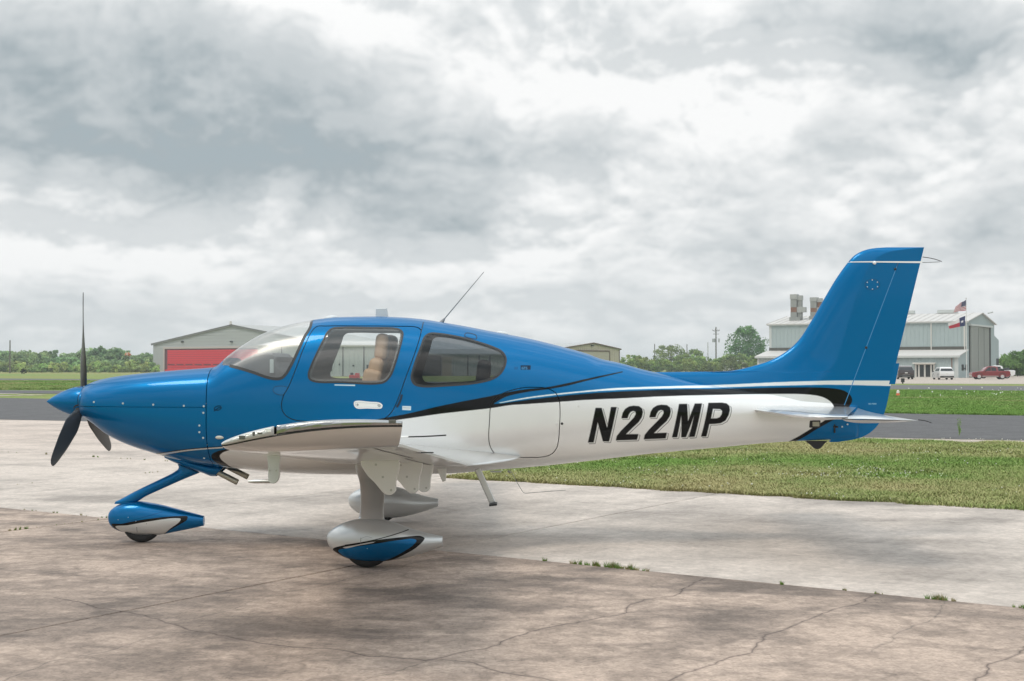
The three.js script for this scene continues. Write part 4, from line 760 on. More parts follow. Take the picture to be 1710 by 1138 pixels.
// ---- exhaust fairing and pipes, nose leg
{
  const st = [[276, 763, 767, .03], [290, 764, 773, .1], [313, 768, 781.5, .15], [333, 772, 789.2, .17], [350, 776, 794, .165], [366, 780, 797.5, .15], [372, 782, 797.5, .14]];
  const tY = tab(st.map((q) => [q[0], q[1]]), (y) => SY(y, .1)), bY = tab(st.map((q) => [q[0], q[2]]), (y) => SY(y, .12)), hw = tab(st.map((q) => [q[0], q[3]]), (w) => w);
  const xa = SX(276), xb = SX(372);
  mesh('exhaust_fairing', welded(grid(40, 40, (u, v) => { const x = lerp(xa, xb, u), a = v * 6.2832, t = tY(x) + .03, b = bY(x), h = (t - b) / 2, shear = Math.sin(a) * .055 * smooth(.6, 1, u); return [x + shear, (t + b) / 2 + h * Math.sin(a), hw(x) * Math.cos(a)]; }), 1.2), bluePaint, plane);
  mesh('exhaust_hollow', grid(1, 30, (u, v) => { const a = v * 6.2832, x = xb - .02, t = tY(x) + .03, b = bY(x), h = (t - b) / 2 * u; return [x + Math.sin(a) * .055 * u, (t + b) / 2 + h * Math.sin(a), hw(x) * .98 * u * Math.cos(a)]; }), darkMat, plane);
  const pipe = (a, b, z) => { const A = P(...a, z), Bp = P(...b, z), d = Bp.clone().sub(A), L = d.length(), q = new THREE.Quaternion().setFromUnitVectors(new THREE.Vector3(0, 1, 0), d.clone().normalize()); const prof = [[.024, -.12], [.026, 0], [.027, L - .004], [.0262, L], [.0235, L - .003], [.0225, L * .3]].map((p) => new THREE.Vector2(...p)); return mesh('exhaust_pipe', new THREE.LatheGeometry(prof, 24).applyQuaternion(q).translate(A.x, A.y, A.z), std([.42, .4, .33], .38, .7), plane); };
  pipe([374, 794.5], [396.5, 806], .1); pipe([392, 786], [414, 797], -.22);
  const scoop = P(385, 783, .2); mesh('drain_tube', cyl(P(380, 783.5, .2), P(404, 788, .2), .008, .006, 8), darkMat, plane);
  // leg: a flattened tapered strut from the cowling down to the nose wheel
  const pth = [[[296, 774], [333, 790], .06], [[298, 782], [322, 794.5], .055], [[290, 789], [306, 801], .05], [[262, 803], [270, 817], .042], [[225, 821], [243, 829.5], .038], [[200, 834.5], [232, 836.5], .036], [[192, 838.5], [228, 838.5], .034], [[190.5, 842], [227, 841], .032]];
  const ca = new THREE.CatmullRomCurve3(pth.map((q) => P(...q[0])), false, 'centripetal'), cb = new THREE.CatmullRomCurve3(pth.map((q) => P(...q[1])), false, 'centripetal'), tw = curve(pth.map((q, i) => [i / 7, q[2]]));
  const leg = mesh('nose_leg', welded(grid(48, 24, (u, v) => { const A = ca.getPoint(u), Bq = cb.getPoint(u), a = v * 6.2832, c = (1 - Math.cos(a)) / 2; return [lerp(A.x, Bq.x, c), lerp(A.y, Bq.y, c), Math.sin(a) * tw(u)]; }), 1.4), bluePaint, plane);
}
// ---- wheels in their fairings
function fairing(parent, zc, st, base, colors, paint, ground) {
  const wx = (px) => P(px, 800, zc).x, T = curve(st.map((q) => [wx(q[0]), P(855, q[1], zc).y])), Bt = curve(st.map((q) => [wx(q[0]), P(855, q[2], zc).y])), W = curve(st.map((q) => [wx(q[0]), q[3]]));
  const xa = wx(st[0][0]), xb = wx(st[st.length - 1][0]), hgt = .46, y0 = .0;
  const map = canvas(1024, 512, (ctx) => {
    const XY = (p) => { const q = P(p[0], p[1], zc + .1); return [(q.x - xa) / (xb - xa) * 1024, (1 - (q.y - y0) / hgt) * 512]; };
    ctx.fillStyle = base; ctx.fillRect(0, 0, 1024, 512);
    for (const [color, pts, w] of paint) {
      const c = spline2(pts.map(XY), 160, !w); ctx.beginPath(); c.forEach((p, i) => ctx[i ? 'lineTo' : 'moveTo'](p.x, p.y));
      if (w) { ctx.strokeStyle = color; ctx.lineWidth = w; ctx.stroke(); } else { ctx.closePath(); ctx.fillStyle = color; ctx.fill(); }
    }
  });
  return (z, parentPart, side = 0) => {
    const g = grid(60, 56, (u, v) => { const k = (1 - Math.cos(u * Math.PI)) / 2 * .35 + u * .65, x = lerp(xa, xb, k), t = T(x), b = Bt(x), m = lerp(b, t, .5), a = v * 6.28319, c = Math.cos(a), s = Math.sin(a), w = W(x); const y = m + Math.sign(s) * (t - b) / 2 * Math.pow(Math.abs(s), .92); return [x, y, z + Math.sign(c) * w * Math.pow(Math.abs(c), .9), k, side && Math.sign(c) !== side ? .985 : (y - y0) / hgt]; });
    const end = grid(1, 40, (u, v) => { const a = v * 6.28319, t = T(xb), b = Bt(xb), y = (t + b) / 2 + u * (t - b) / 2 * Math.sin(a); return [xb, y, z + u * W(xb) * Math.cos(a), .999, (y - y0) / hgt]; });
    return mesh('wheel_fairing', mergeGeometries([g, end].map((q) => q.toNonIndexed())), std(0xffffff, .3, .6, { map, clearcoat: .5, clearcoatRoughness: .04, specularIntensity: .0 }), parentPart);
  };
}
const tyreGeo = (r, w) => new THREE.LatheGeometry([[.06, -w * .3], [r * .62, -w * .42], [r * .72, -w * .5], [r * .88, -w * .48], [r * .97, -w * .34], [r, -w * .14], [r, w * .14], [r * .97, w * .34], [r * .88, w * .48], [r * .72, w * .5], [r * .62, w * .42], [.06, w * .3]].map((p) => new THREE.Vector2(...p)), 48).rotateX(Math.PI / 2);
{
  const SIL = '#cbcdcd', BLU = '#0068a0', BLK = '#141517', WHT = '#d9dbda';
  const main = fairing(plane, 1.55, [[545.5, 898.5, 899.5, .004], [547.5, 892, 907, .03], [554, 884.5, 917, .06], [567, 876.5, 926.5, .092], [583, 870.3, 933.5, .114], [600, 867, 937.5, .126], [620, 866.3, 939, .13], [638, 868, 938, .128], [660, 873.3, 935.5, .12], [686, 883, 930, .1], [710, 890, 923, .075], [739, 896.2, 913, .045]], SIL, 0, [
    [BLK, [[150, 958], [235, 930], [340, 913], [450, 893], [600, 877], [700, 870], [765, 871], [794, 886], [782, 908], [725, 958], [645, 1003], [560, 1042], [400, 1080], [240, 1038], [180, 1000], [140, 975]].map((p) => z5(...p))],
    [SIL, [[220, 948], [300, 930], [440, 905], [445, 908], [330, 932], [240, 953]].map((p) => z5(...p))],
    [BLU, [[185, 972], [280, 946], [480, 914], [620, 894], [715, 888], [738, 900], [715, 932], [650, 976], [540, 1035], [400, 1072], [250, 1030], [205, 1000]].map((p) => z5(...p))],
    [BLK, [[235, 930], [330, 914], [450, 890], [560, 862], [680, 827]].map((p) => z5(...p)), 7],
    ['#6d7072', [[350, 875], [348, 920]].map((p) => z5(...p)), 4], ['#8b8d8e', [[350, 882], [390, 868], [430, 878]].map((p) => z5(...p)), 2.5],
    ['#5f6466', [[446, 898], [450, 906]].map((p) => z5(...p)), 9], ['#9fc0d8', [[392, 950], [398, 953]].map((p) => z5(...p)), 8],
    [BLK, [[500, 752], [620, 790], [700, 816]].map((p) => z5(...p)), 2.5],
  ]);
  for (const s of [1, -1]) {
    // legs: flared at the wing, flat at the fairing
    const row = [[.95, 592, 655, 772, .05], [.99, 594, 650, 786, .048], [1.06, 598, 645, 798, .042], [1.15, 600.5, 643.5, 808, .034], [1.32, 602, 642, 833, .03], [1.46, 601.5, 640, 852, .03], [1.53, 599, 641.5, 866, .034], [1.55, 597, 644, 872, .04]];
    const f = [1, 2].map((k) => curve(row.map((q, i) => [i / 7, P(q[k], 800, q[0]).x]))), fy = curve(row.map((q, i) => [i / 7, P(855, q[3], q[0]).y])), fz = curve(row.map((q, i) => [i / 7, q[0]])), ft = curve(row.map((q, i) => [i / 7, q[4]]));
    const leg = mesh('main_leg', welded(grid(50, 28, (u, v) => { const a = v * 6.28319, c = (1 - Math.cos(a)) / 2; return [lerp(f[0](u), f[1](u), c), fy(u) + Math.sin(a) * ft(u) * .25 * (u < .3 ? 1 : .3), s * (fz(u) + Math.sin(a) * ft(u))]; }), 1.4), silverPaint, plane);
    const fr = main(1.55 * s, leg, s);
    
    if (s < 0) { leg.position.x = -.2; }
    const c = P(614, 945, 1.55); mesh('tyre', tyreGeo(.19, .125).translate(c.x, .189, 1.55 * s), rubberMat, leg);
    if (s < 0) { // seam and screws on the inboard side of the starboard fairing
      const x = P(660, 850, -1.55).x + .01; for (let k = 0; k < 4; k++) mesh('screw', new THREE.SphereGeometry(.007, 6, 4).translate(x - .02, .14 + k * .055, -1.55 + .122 - Math.abs(k - 1.5) * .006), darkMat, fr);
    }
  }
  const nose = fairing(plane, 0, [[180.4, 863, 864, .004], [182, 857, 872, .03], [187, 850.5, 880, .055], [197, 843.8, 886, .08], [213, 839, 890.5, .1], [232, 837.5, 894, .108], [250, 839.8, 894.5, .107], [270, 843.5, 893, .098], [291, 849, 889, .082], [316, 855.5, 884, .06], [340.5, 862, 878.5, .035]], BLU, 0, [
    [BLK, [[98, 800], [180, 792], [260, 775], [350, 760], [480, 745], [580, 740], [645, 745], [640, 768], [600, 795], [520, 840], [440, 890], [250, 900], [180, 860], [110, 825]].map((p) => z4(...p))],
    [WHT, [[130, 815], [220, 803], [330, 783], [480, 760], [560, 754], [598, 760], [590, 780], [530, 825], [450, 880], [250, 895], [190, 862], [140, 832]].map((p) => z4(...p))],
    ['#0a4675', [[210, 780], [330, 748], [470, 708]].map((p) => z4(...p)), 4], [BLK, [[290, 815], [288, 855]].map((p) => z4(...p)), 3],
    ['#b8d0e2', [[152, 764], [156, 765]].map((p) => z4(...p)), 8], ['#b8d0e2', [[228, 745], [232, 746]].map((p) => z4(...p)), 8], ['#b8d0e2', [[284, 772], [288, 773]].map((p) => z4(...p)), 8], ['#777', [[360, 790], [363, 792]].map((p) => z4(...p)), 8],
  ]);
  const leg = plane.children.find((c) => c.name === 'nose_leg');
  nose(0, leg);
  mesh('tyre', tyreGeo(.175, .11).translate(P(237, 905).x, .174, 0), rubberMat, leg);
}
// ---- spinner and propeller
{
  const cx = SX(145), cy = SY(671), L = cx - SX(77.5);
  const prop = new THREE.Group(); prop.name = 'propeller'; prop.position.set(cx, cy, 0); plane.add(prop);
  const pts = [[.001, 0]]; for (let i = 1; i <= 24; i++) { const t = i / 24; pts.push([.143 * Math.pow(Math.sin(t * Math.PI / 2), .86) * (1 - .0 * t), t * L]); } pts.push([.138, L + .006], [.0, L + .006]);
  mesh('spinner', new THREE.LatheGeometry(pts.map((p) => new THREE.Vector2(p[0], p[1])), 56).rotateZ(-Math.PI / 2).translate(-L, 0, 0), bluePaint, prop);
  mesh('back_plate', new THREE.CylinderGeometry(.13, .13, .05, 40).rotateZ(Math.PI / 2).translate(.02, 0, 0), darkMat, prop);
  const bladeMat = std([.032, .033, .035], .42, 0, { clearcoat: .3, clearcoatRoughness: .3 });
  const R = .985, chord = curve([[.08, .07], [.16, .075], [.25, .105], [.42, .15], [.6, .148], [.8, .12], [.93, .085], [.975, .055], [.985, .03]]), thick = curve([[.08, .06], [.16, .045], [.3, .022], [.6, .012], [.985, .005]]), pitch = curve([[.08, 60], [.25, 46], [.5, 27], [.75, 17], [.985, 11]]);
  const blade = welded(grid(60, 28, (u, v) => {
    const r = lerp(.08, R, u), a = v * 6.28319, c = Math.cos(a) * chord(r) / 2, t = Math.sin(a) * thick(r) / 2 * (1 + .25 * Math.cos(a)), b = pitch(r) * Math.PI / 180, sweep = -.02 * u * u;
    const tang = c + sweep;
    return [tang * Math.sin(b) + t * Math.cos(b) - .03, r, tang * Math.cos(b) - t * Math.sin(b)];
  }), 1.3);
  for (let k = 0; k < 3; k++) { const b = mesh('blade', blade, bladeMat, prop); b.rotation.x = k * 2 * Math.PI / 3 + .035; const collar = mesh('blade_collar', new THREE.TorusGeometry(.046, .011, 8, 24).rotateX(Math.PI / 2).translate(-.035, .125, 0), darkMat, b); }
  for (let k = 0; k < 8; k++) { const a = k / 8 * 6.28 + .3; mesh('screw', new THREE.SphereGeometry(.007, 6, 4).translate(-.012, Math.cos(a) * .142, Math.sin(a) * .142), screwMat, prop); }
  for (const s of [1, -1]) { const p = section(X0 + .004, .42); mesh('air_inlet', new THREE.TorusGeometry(.085, .022, 12, 32).rotateY(Math.PI / 2).scale(1.2, .8, 1).translate(X0 + .03, cy + .02, s * .215), bluePaint, plane); mesh('air_inlet_hole', new THREE.CircleGeometry(.08, 28).rotateY(-Math.PI / 2).scale(1, .8, 1).translate(X0 - .003, cy + .02, s * .215), darkMat, plane); }
}
// ---- aerials, beacon, step
{
  const grey = std([.6, .62, .62], .45);
  const bt = [[1271, 143], [1274, 78], [1352, 76], [1363, 142]].map((p) => P(...z2(...p))); mesh('beacon', new THREE.ExtrudeGeometry(new THREE.Shape(bt.map((p) => new THREE.Vector2(p.x, p.y))), { depth: .05, bevelEnabled: true, bevelSize: .004, bevelThickness: .015, bevelSegments: 2 }).translate(0, 0, -.025), grey, plane);
  const puck = (a, b, h, mat = grey) => { const A = P(...a), Bp = P(...b); const m = mesh('aerial_puck', new THREE.SphereGeometry(1, 28, 10, 0, 6.2832, 0, Math.PI / 2).scale((Bp.x - A.x) / 2, h, .05).rotateZ(Math.atan2(Bp.y - A.y, Bp.x - A.x)).translate((A.x + Bp.x) / 2, (A.y + Bp.y) / 2, 0), mat, plane); };
  puck([541, 533], [564, 530.4], .026); puck([828, 555.5], [849, 559], .02);
  const base = P(737, 539.5), tip = P(808, 454.5); mesh('whip_aerial', [cyl(base, P(742.5, 532), .022, .007, 12), cyl(P(741, 534), tip, .0055, .0028, 8)], std([.24, .25, .26], .5), plane);
  mesh('belly_aerial', [new THREE.TubeGeometry(new THREE.CatmullRomCurve3([P(852, 784, .1), P(860, 800, .1), P(870, 817, .1), P(874.5, 823.4, .1), P(880, 824, .1), P(910, 821.5, .1), P(945, 819, .1)], false, 'catmullrom', .2), 60, .0028, 6), cyl(P(848, 787, .1), P(853, 790, .1), .012, .006, 8)], std([.35, .35, .35], .4), plane);
  const s0 = P(797, 783, .42), s1 = P(823, 841, .42);
  const step = mesh('boarding_step', (() => { const d = s1.clone().sub(s0), g = rbox(.055, d.length(), .022, .009, 0, 0, 0); g.rotateZ(Math.atan2(-d.x, d.y)); return g.translate((s0.x + s1.x) / 2, (s0.y + s1.y) / 2, .42); })(), silverPaint, plane);
  const f = P(823.5, 843, .5); mesh('step_pad', rbox(.07, .018, .16, .006).rotateZ(.12).translate(f.x, f.y, .47), darkMat, step);
  mesh('belly_aerial', rbox(.1, .014, .02, .005, P(828, 787, .1).x, P(828, 788, .1).y, .1), grey, plane);
}
// ---------------------------------------------------------------- buildings
// a point of the line p + t*d that shows at picture column px
const along = (p, d, px) => { const k = (px - 855) / FOCAL; return (k * (DIST - p.z) - p.x) / (d.x + k * d.z); };
const at = (p, d, t) => p.clone().addScaledVector(d, t);
const Yat = (py, p) => P(855, py, p.z).y;
// a ribbed sheet-metal wall: from a to b (ground points), outline heights as [[t, y], ...] along the top; ribs out of the wall by depth
function ribbed(a, b, y0, top, pitch, depth, horizontal = false) {
  const d = b.clone().sub(a), L = d.length(); d.normalize(); const n = new THREE.Vector3(d.z, 0, -d.x).multiplyScalar(-1);   // towards the viewer
  const topAt = (t) => { for (let i = 1; i < top.length; i++) if (t <= top[i][0] + 1e-6) return lerp(top[i - 1][1], top[i][1], (t - top[i - 1][0]) / (top[i][0] - top[i - 1][0])); return top[top.length - 1][1]; };
  const pos = [], put = (t, y, o) => { const p = a.clone().addScaledVector(d, t).addScaledVector(n, o); return [p.x, y, p.z]; };
  const quad = (A, Bq, C, D) => pos.push(...A, ...Bq, ...C, ...A, ...C, ...D);
  if (!horizontal) {
    const ts = new Set([0, L]); const cols = []; for (let t = 0; t < L; t += pitch) cols.push(t, Math.min(L, t + pitch * .62), Math.min(L, t + pitch * .72), Math.min(L, t + pitch * .9)); cols.push(L); top.forEach((q) => cols.push(q[0])); cols.sort((p, q) => p - q);
    const off = (t) => { const f = (t / pitch) % 1; return f < .62 ? 0 : f < .72 ? (f - .62) / .1 * depth : f < .9 ? depth : (1 - f) / .1 * depth; };
    for (let i = 0; i + 1 < cols.length; i++) { const t = cols[i], u = cols[i + 1]; if (u - t < 1e-4) continue; quad(put(t, y0, off(t)), put(u, y0, off(u - 1e-5)), put(u, topAt(u), off(u - 1e-5)), put(t, topAt(t), off(t))); }
  } else {
    const peak = Math.max(...top.map((q) => q[1]));
    for (let y = y0; y < peak; y += pitch) {
      const y1 = Math.min(peak, y + pitch), rows = [[y, lerp(y, y1, .8), depth, depth], [lerp(y, y1, .8), y1, 0, 0]];
      for (const [ya, yb, oa, ob] of rows) { const cl = (yy) => { let lo = 0, hi = L; const eave = Math.min(top[0][1], top[top.length - 1][1]); if (yy > eave && top.length > 2) { lo = top[1][0] * clamp((yy - top[0][1]) / (top[1][1] - top[0][1])); hi = L - (L - top[1][0]) * clamp((yy - top[2][1]) / (top[1][1] - top[2][1])); } return [lo, hi]; }; const [a0, a1] = cl(ya), [b0, b1] = cl(yb); quad(put(a0, ya, oa), put(a1, ya, oa), put(b1, yb, ob), put(b0, yb, ob)); }
    }
  }
  const g = new THREE.BufferGeometry(); g.setAttribute('position', new THREE.Float32BufferAttribute(pos, 3)); g.computeVertexNormals();
  return g;
}
function slab3(points, thick) {               // a flat quad in space with thickness downwards
  const [a, b, c, d] = points.map((p) => (p.isVector3 ? p : new THREE.Vector3(...p))), pos = [], low = [a, b, c, d].map((p) => p.clone().add(new THREE.Vector3(0, -thick, 0)));
  const q = (A, Bq, C, D) => pos.push(...A.toArray(), ...Bq.toArray(), ...C.toArray(), ...A.toArray(), ...C.toArray(), ...D.toArray());
  q(a, b, c, d); q(low[3], low[2], low[1], low[0]); const u = [a, b, c, d]; for (let i = 0; i < 4; i++) { const j = (i + 1) % 4; q(low[i], low[j], u[j], u[i]); }
  const g = new THREE.BufferGeometry(); g.setAttribute('position', new THREE.Float32BufferAttribute(pos, 3)); g.computeVertexNormals();
  return g;
}
// a box standing on a wall line: along t0..t1 of line (a, d), y0..y1, depth out of the wall
function wallBox(a, d, t0, t1, y0, y1, out, back = .02) {
  const n = new THREE.Vector3(-d.z, 0, d.x), g = new THREE.BoxGeometry(t1 - t0, y1 - y0, out + back);
  g.rotateY(Math.atan2(-d.z, d.x)); const c = a.clone().addScaledVector(d, (t0 + t1) / 2).addScaledVector(n, (out - back) / 2);
  return g.translate(c.x, (y0 + y1) / 2, c.z);
}
const local = (o, ...gs) => gs.map((g) => g.translate(-o.position.x, -o.position.y, -o.position.z));
const weather = pixelTexture(256, 256, (u, v) => { const k = 1 + .16 * wrapNoise(u, v, 6, 4, .6) + .08 * wrapNoise(u, v, 40, 2); return [k * .8, k * .8, k * .8]; });
weather.repeat.set(.15, .15);
const metal = (c) => std(c, .55, .0, { specularIntensity: .6 });
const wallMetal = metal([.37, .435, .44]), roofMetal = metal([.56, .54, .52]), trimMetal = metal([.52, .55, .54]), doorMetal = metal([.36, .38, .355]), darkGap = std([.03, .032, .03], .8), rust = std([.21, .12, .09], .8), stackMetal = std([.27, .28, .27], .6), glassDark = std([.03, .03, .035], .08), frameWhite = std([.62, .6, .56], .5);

// ---- the big hangar on the right, with its lean-to
const C0 = G(1615, 631);
{
  const h = thing('metal_hangar', 'pale green corrugated metal hangar with a lean-to, tall sliding doors and roof vent stacks', 'hangar', C0.toArray());
  const put = (name, gs, m, parent = h) => mesh(name, local(h, ...(Array.isArray(gs) ? gs : [gs])).map((g) => g), m, parent);
  const back = U1.clone().negate(), L = along(C0, back, 1285), Wd = along(C0, U2, 1661);
  const eave = Yat(536.5, C0), apexP = at(C0, U2, Wd / 2), ridge = Yat(523.4, apexP), F = at(C0, back, L), N = U2.clone().negate();   // N faces the viewer
  const L2 = 1.0 * along(C0, N, 1600.5) > 0 ? along(C0, N, 1600.5) : 5;
  put('wall', ribbed(F, C0, 2.5, [[0, eave], [L, eave]], .62, .07), wallMetal);
  const gd = at(C0, U2, Wd);
  put('gable_wall', ribbed(C0, gd, 0, [[0, eave], [Wd / 2, ridge], [Wd, eave]], .62, .05), wallMetal);
  put('rear_wall', [ribbed(at(F, U2, Wd), F, 0, [[0, eave], [Wd / 2, ridge], [Wd, eave]], 1.2, .05), slab3([gd.clone().setY(0), at(F, U2, Wd).setY(0), at(F, U2, Wd).setY(eave), gd.clone().setY(eave)], .1)], wallMetal);
  const ov = .35, e = (p, y) => p.clone().setY(y), rf = [];
  const a0 = e(at(at(C0, U1, ov), N, ov), eave + .02), b0 = e(at(at(F, U1, -ov), N, ov), eave + .02), a1 = e(at(at(C0, U1, ov), U2, Wd / 2), ridge + .1), b1 = e(at(at(F, U1, -ov), U2, Wd / 2), ridge + .1), a2 = e(at(at(gd, U1, ov), U2, ov), eave + .02), b2 = e(at(at(at(F, U2, Wd), U1, -ov), U2, ov), eave + .02);
  put('roof', [slab3([b0, a0, a1, b1], .12), slab3([b1, a1, a2, b2], .12)], roofMetal);
  const roofRib = []; for (let t = 0; t < L; t += 1.1) roofRib.push(cyl(e(at(b0, U1, t), eave + .05), e(at(b1, U1, t), ridge + .13), .04, .04, 4)); put('roof_ribs', roofRib, roofMetal).userData.kind = 'stuff';
  put('gutter', [wallBox(F, U1, -.3, L + .3, eave - .22, eave + .04, .3)], trimMetal);
  put('corner_trim', wallBox(F, U1, L - .45, L + .02, 0, eave, .06), trimMetal); put('corner_trim', wallBox(F, U1, 0, .4, 2.5, eave, .06), trimMetal);
  // vents along the ridge
  for (const [p, q] of [[1567, 1600], [1517, 1528]]) { const t0 = along(b1, U1, p), t1 = along(b1, U1, q), g = wallBox(b1, U1, t0, t1, ridge + .12, ridge + .62, .4, .4); put('ridge_vent', g, trimMetal); }
  // downpipes
  for (const px of [1556, 1612]) { const t = along(F, U1, px); put('downpipe', [wallBox(F, U1, t - .07, t + .07, 3.9, eave - .1, .2), cyl(at(at(F, U1, t), N, .15).setY(4.0), at(at(F, U1, t - .9), N, 1.6).setY(3.75), .07)], frameWhite); }
  // lean-to
  const D = L2, ly1 = Yat(584.5, C0), fc = at(C0, N, D), lf = at(F, N, D), ly0 = Yat(594, fc), lx = along(lf, back, 1259);
  const lf2 = lf;
  put('lean_to_wall', ribbed(lf2, fc, 0, [[0, ly0], [L, ly0]], .62, .06), wallMetal);
  put('lean_to_end_wall', ribbed(fc, C0, 0, [[0, ly0], [D, ly1]], .62, .05), wallMetal);
  put('lean_to_side_wall', ribbed(F, lf2, 0, [[0, ly1], [D, ly0]], .62, .05), wallMetal);
  put('lean_to_roof', slab3([e(at(at(lf2, N, .4), U1, -.3), ly0), e(at(at(fc, N, .4), U1, .3), ly0), e(at(C0, U1, .3), ly1 + .05), e(at(F, U1, -.3), ly1 + .05)], .1), roofMetal);
  put('lean_to_gutter', wallBox(at(lf2, N, .2), U1, -.3, L + .3, ly0 - .3, ly0 - .08, .25), trimMetal);
  put('flashing', wallBox(F, U1, 0, L, ly1 + .06, ly1 + .5, .09), std([.1, .1, .09], .9));
  put('corner_trim', wallBox(lf2, U1, L - .5, L + .02, 0, ly0, .08), trimMetal); put('corner_trim', wallBox(lf2, U1, 0, .3, 0, ly0, .08), trimMetal);
  put('rust_streak', [wallBox(lf2, U1, L - .95, L - .8, .3, ly0 - .4, .075)], rust);
  // glass entrance
  const t0 = along(lf2, U1, 1528.6), t1 = along(lf2, U1, 1561.5), dw = t1 - t0, dy = Yat(607.5, at(lf2, U1, t0));
  const en = put('entrance', [wallBox(lf2, U1, t0 - .2, t1 + .2, dy - .05, dy + .14, .7)], frameWhite);
  put('door_frame', [[0, .08], [.16, .24], [.46, .54], [.78, .86], [.93, 1]].map(([a, b]) => wallBox(lf2, U1, t0 + dw * a, t0 + dw * b, 0, dy, .16)).concat([wallBox(lf2, U1, t0, t1, dy - .18, dy - .05, .17), wallBox(lf2, U1, t0, t1, 0, .12, .17)]), frameWhite, en);
  for (const [a, b] of [[.08, .16], [.24, .46], [.54, .78], [.86, .93]]) put('door_glass', wallBox(lf2, U1, t0 + dw * a, t0 + dw * b, .12, dy - .18, .09), glassDark, en);
  // an H of dark strips on the end wall
  const s0 = along(fc, U2, 1606.2), s1 = along(fc, U2, 1608.6), s2 = along(fc, U2, 1612.2), s3 = along(fc, U2, 1614.4), y1 = Yat(609, fc), y0 = Yat(619, fc);
  put('letter', [wallBox(fc, U2, s0, s1, y0, y1, .12), wallBox(fc, U2, s2, s3, y0, y1, .12), wallBox(fc, U2, s1, s2, (y0 + y1) / 2 - .22, (y0 + y1) / 2 - .05, .12)], darkGap);
  // sliding doors in the gable end
  const k = [1619.3, 1631.8, 1633.6, 1642.6, 1644.4, 1652, 1653.6].map((px) => along(C0, U2, px)), dt = Yat(541.5, at(C0, U2, k[0])), de = Yat(548.5, at(C0, U2, k[6]));
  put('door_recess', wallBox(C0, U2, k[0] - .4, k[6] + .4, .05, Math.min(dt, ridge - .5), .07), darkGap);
  const hh = (t) => Math.min(dt, ridge - .6) - .25;
  for (const [a, b, o] of [[k[0] + .15, k[1] - .35, .3], [k[1] + .5, k[3] - .5, .2], [k[3] + .35, k[5] - .45, .12]]) { const d = put('sliding_door', wallBox(C0, U2, a, b, .1, hh(a), o), doorMetal); const ribs = []; for (let t = a + .3; t < b; t += .45) ribs.push(wallBox(C0, U2, t, t + .08, .1, hh(a), o + .05)); put('door_ribs', ribs, doorMetal, d); }
  put('door_track', wallBox(C0, U2, k[0] - .6, k[6] + .6, hh(0) + .02, hh(0) + .3, .4), trimMetal);
  // small annex beyond the far corner
  const q0 = at(gd, U1, .0), q1 = at(gd, U1, .0), an = along(gd, U2, 1668.5) || 3, h0 = Yat(561, gd), h1 = Yat(568, gd);
  put('annex_wall', ribbed(gd, at(gd, U2, Math.max(2, Math.min(an, 9))), 0, [[0, h0], [Math.max(2, Math.min(an, 9)), h1]], .6, .05), wallMetal);
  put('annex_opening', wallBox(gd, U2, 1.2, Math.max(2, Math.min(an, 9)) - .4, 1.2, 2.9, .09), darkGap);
  put('roof_lamp', cyl(at(a1, U2, 3).setY(ridge + .1), at(at(a1, U2, 3), U1, .8).setY(ridge + .25), .12), trimMetal);
  // vent stacks
  for (const [i, [px, dz, hgt]] of [[1327.5, 4, 0], [1360.5, 5.2, 0]].entries()) {
    const b = at(at(F, U1, 0), U2, dz), t = along(b, U1, px), c = at(b, U1, t), yr = eave + (ridge - eave) * dz / (Wd / 2), s = FOCAL / (DIST - c.z), w = 11 / s, top = Yat(i ? 497 : 492, c);
    const st = put('vent_stack', slab3([[-1, -1], [1.7, -1], [1.7, 1], [-1, 1]].map(([a, d]) => at(at(c, U1, a * w * .62), U2, d * w * .62).setY(yr + .55)), .7), stackMetal);
    const seg = (u, v, y0, y1, k, m, name) => put(name, (() => { const g = new THREE.BoxGeometry(w * k, y1 - y0, w * k); g.rotateY(Math.atan2(-U1.z, U1.x)); const p = at(at(c, U1, u), U2, v); return g.translate(p.x, (y0 + y1) / 2, p.z); })(), m, st);
    const H = top - yr - .3, y = (f) => yr + .3 + H * f;
    const light = std([.36, .37, .36], .6);
    seg(0, 0, y(0), y(.27), .96, stackMetal, 'duct'); seg(0, 0, y(.272), y(.47), .92, rust, 'duct'); seg(0, 0, y(.472), y(.8), .95, stackMetal, 'duct'); seg(0, 0, y(.802), y(1), 1.08, light, 'cap');
    seg(w * .84, w * .12, y(0), y(.25), .62, stackMetal, 'duct'); seg(w * .84, w * .05, y(.252), y(.49), .78, light, 'duct'); seg(w * .84, w * .12, y(.492), y(.76), .6, i ? rust : stackMetal, 'duct'); seg(w * .84, w * .12, y(.762), y(.95), .74, light, 'cap');
    if (!i) seg(w * 1.5, w * .0, y(.26), y(.47), .6, light, 'side_duct');
  }
}
// shed left of it
{
  const p = G(1250, 621.5), s = FOCAL / (DIST - p.z), o = thing('small_shed', 'small grey flat-roofed shed with a dark opening beside the big tree', 'shed', p.toArray());
  mesh('wall', [box(15 / s, 14 / s, 3, 0, 7 / s, -1.5)], std([.34, .34, .33], .8), o); mesh('roof', box(19 / s, 1.4 / s, 3.6, 0, 14.7 / s, -1.5), std([.4, .4, .39], .7), o); mesh('opening', box(6 / s, 10 / s, .1, 3.4 / s, 6 / s, .03), darkGap, o);
}
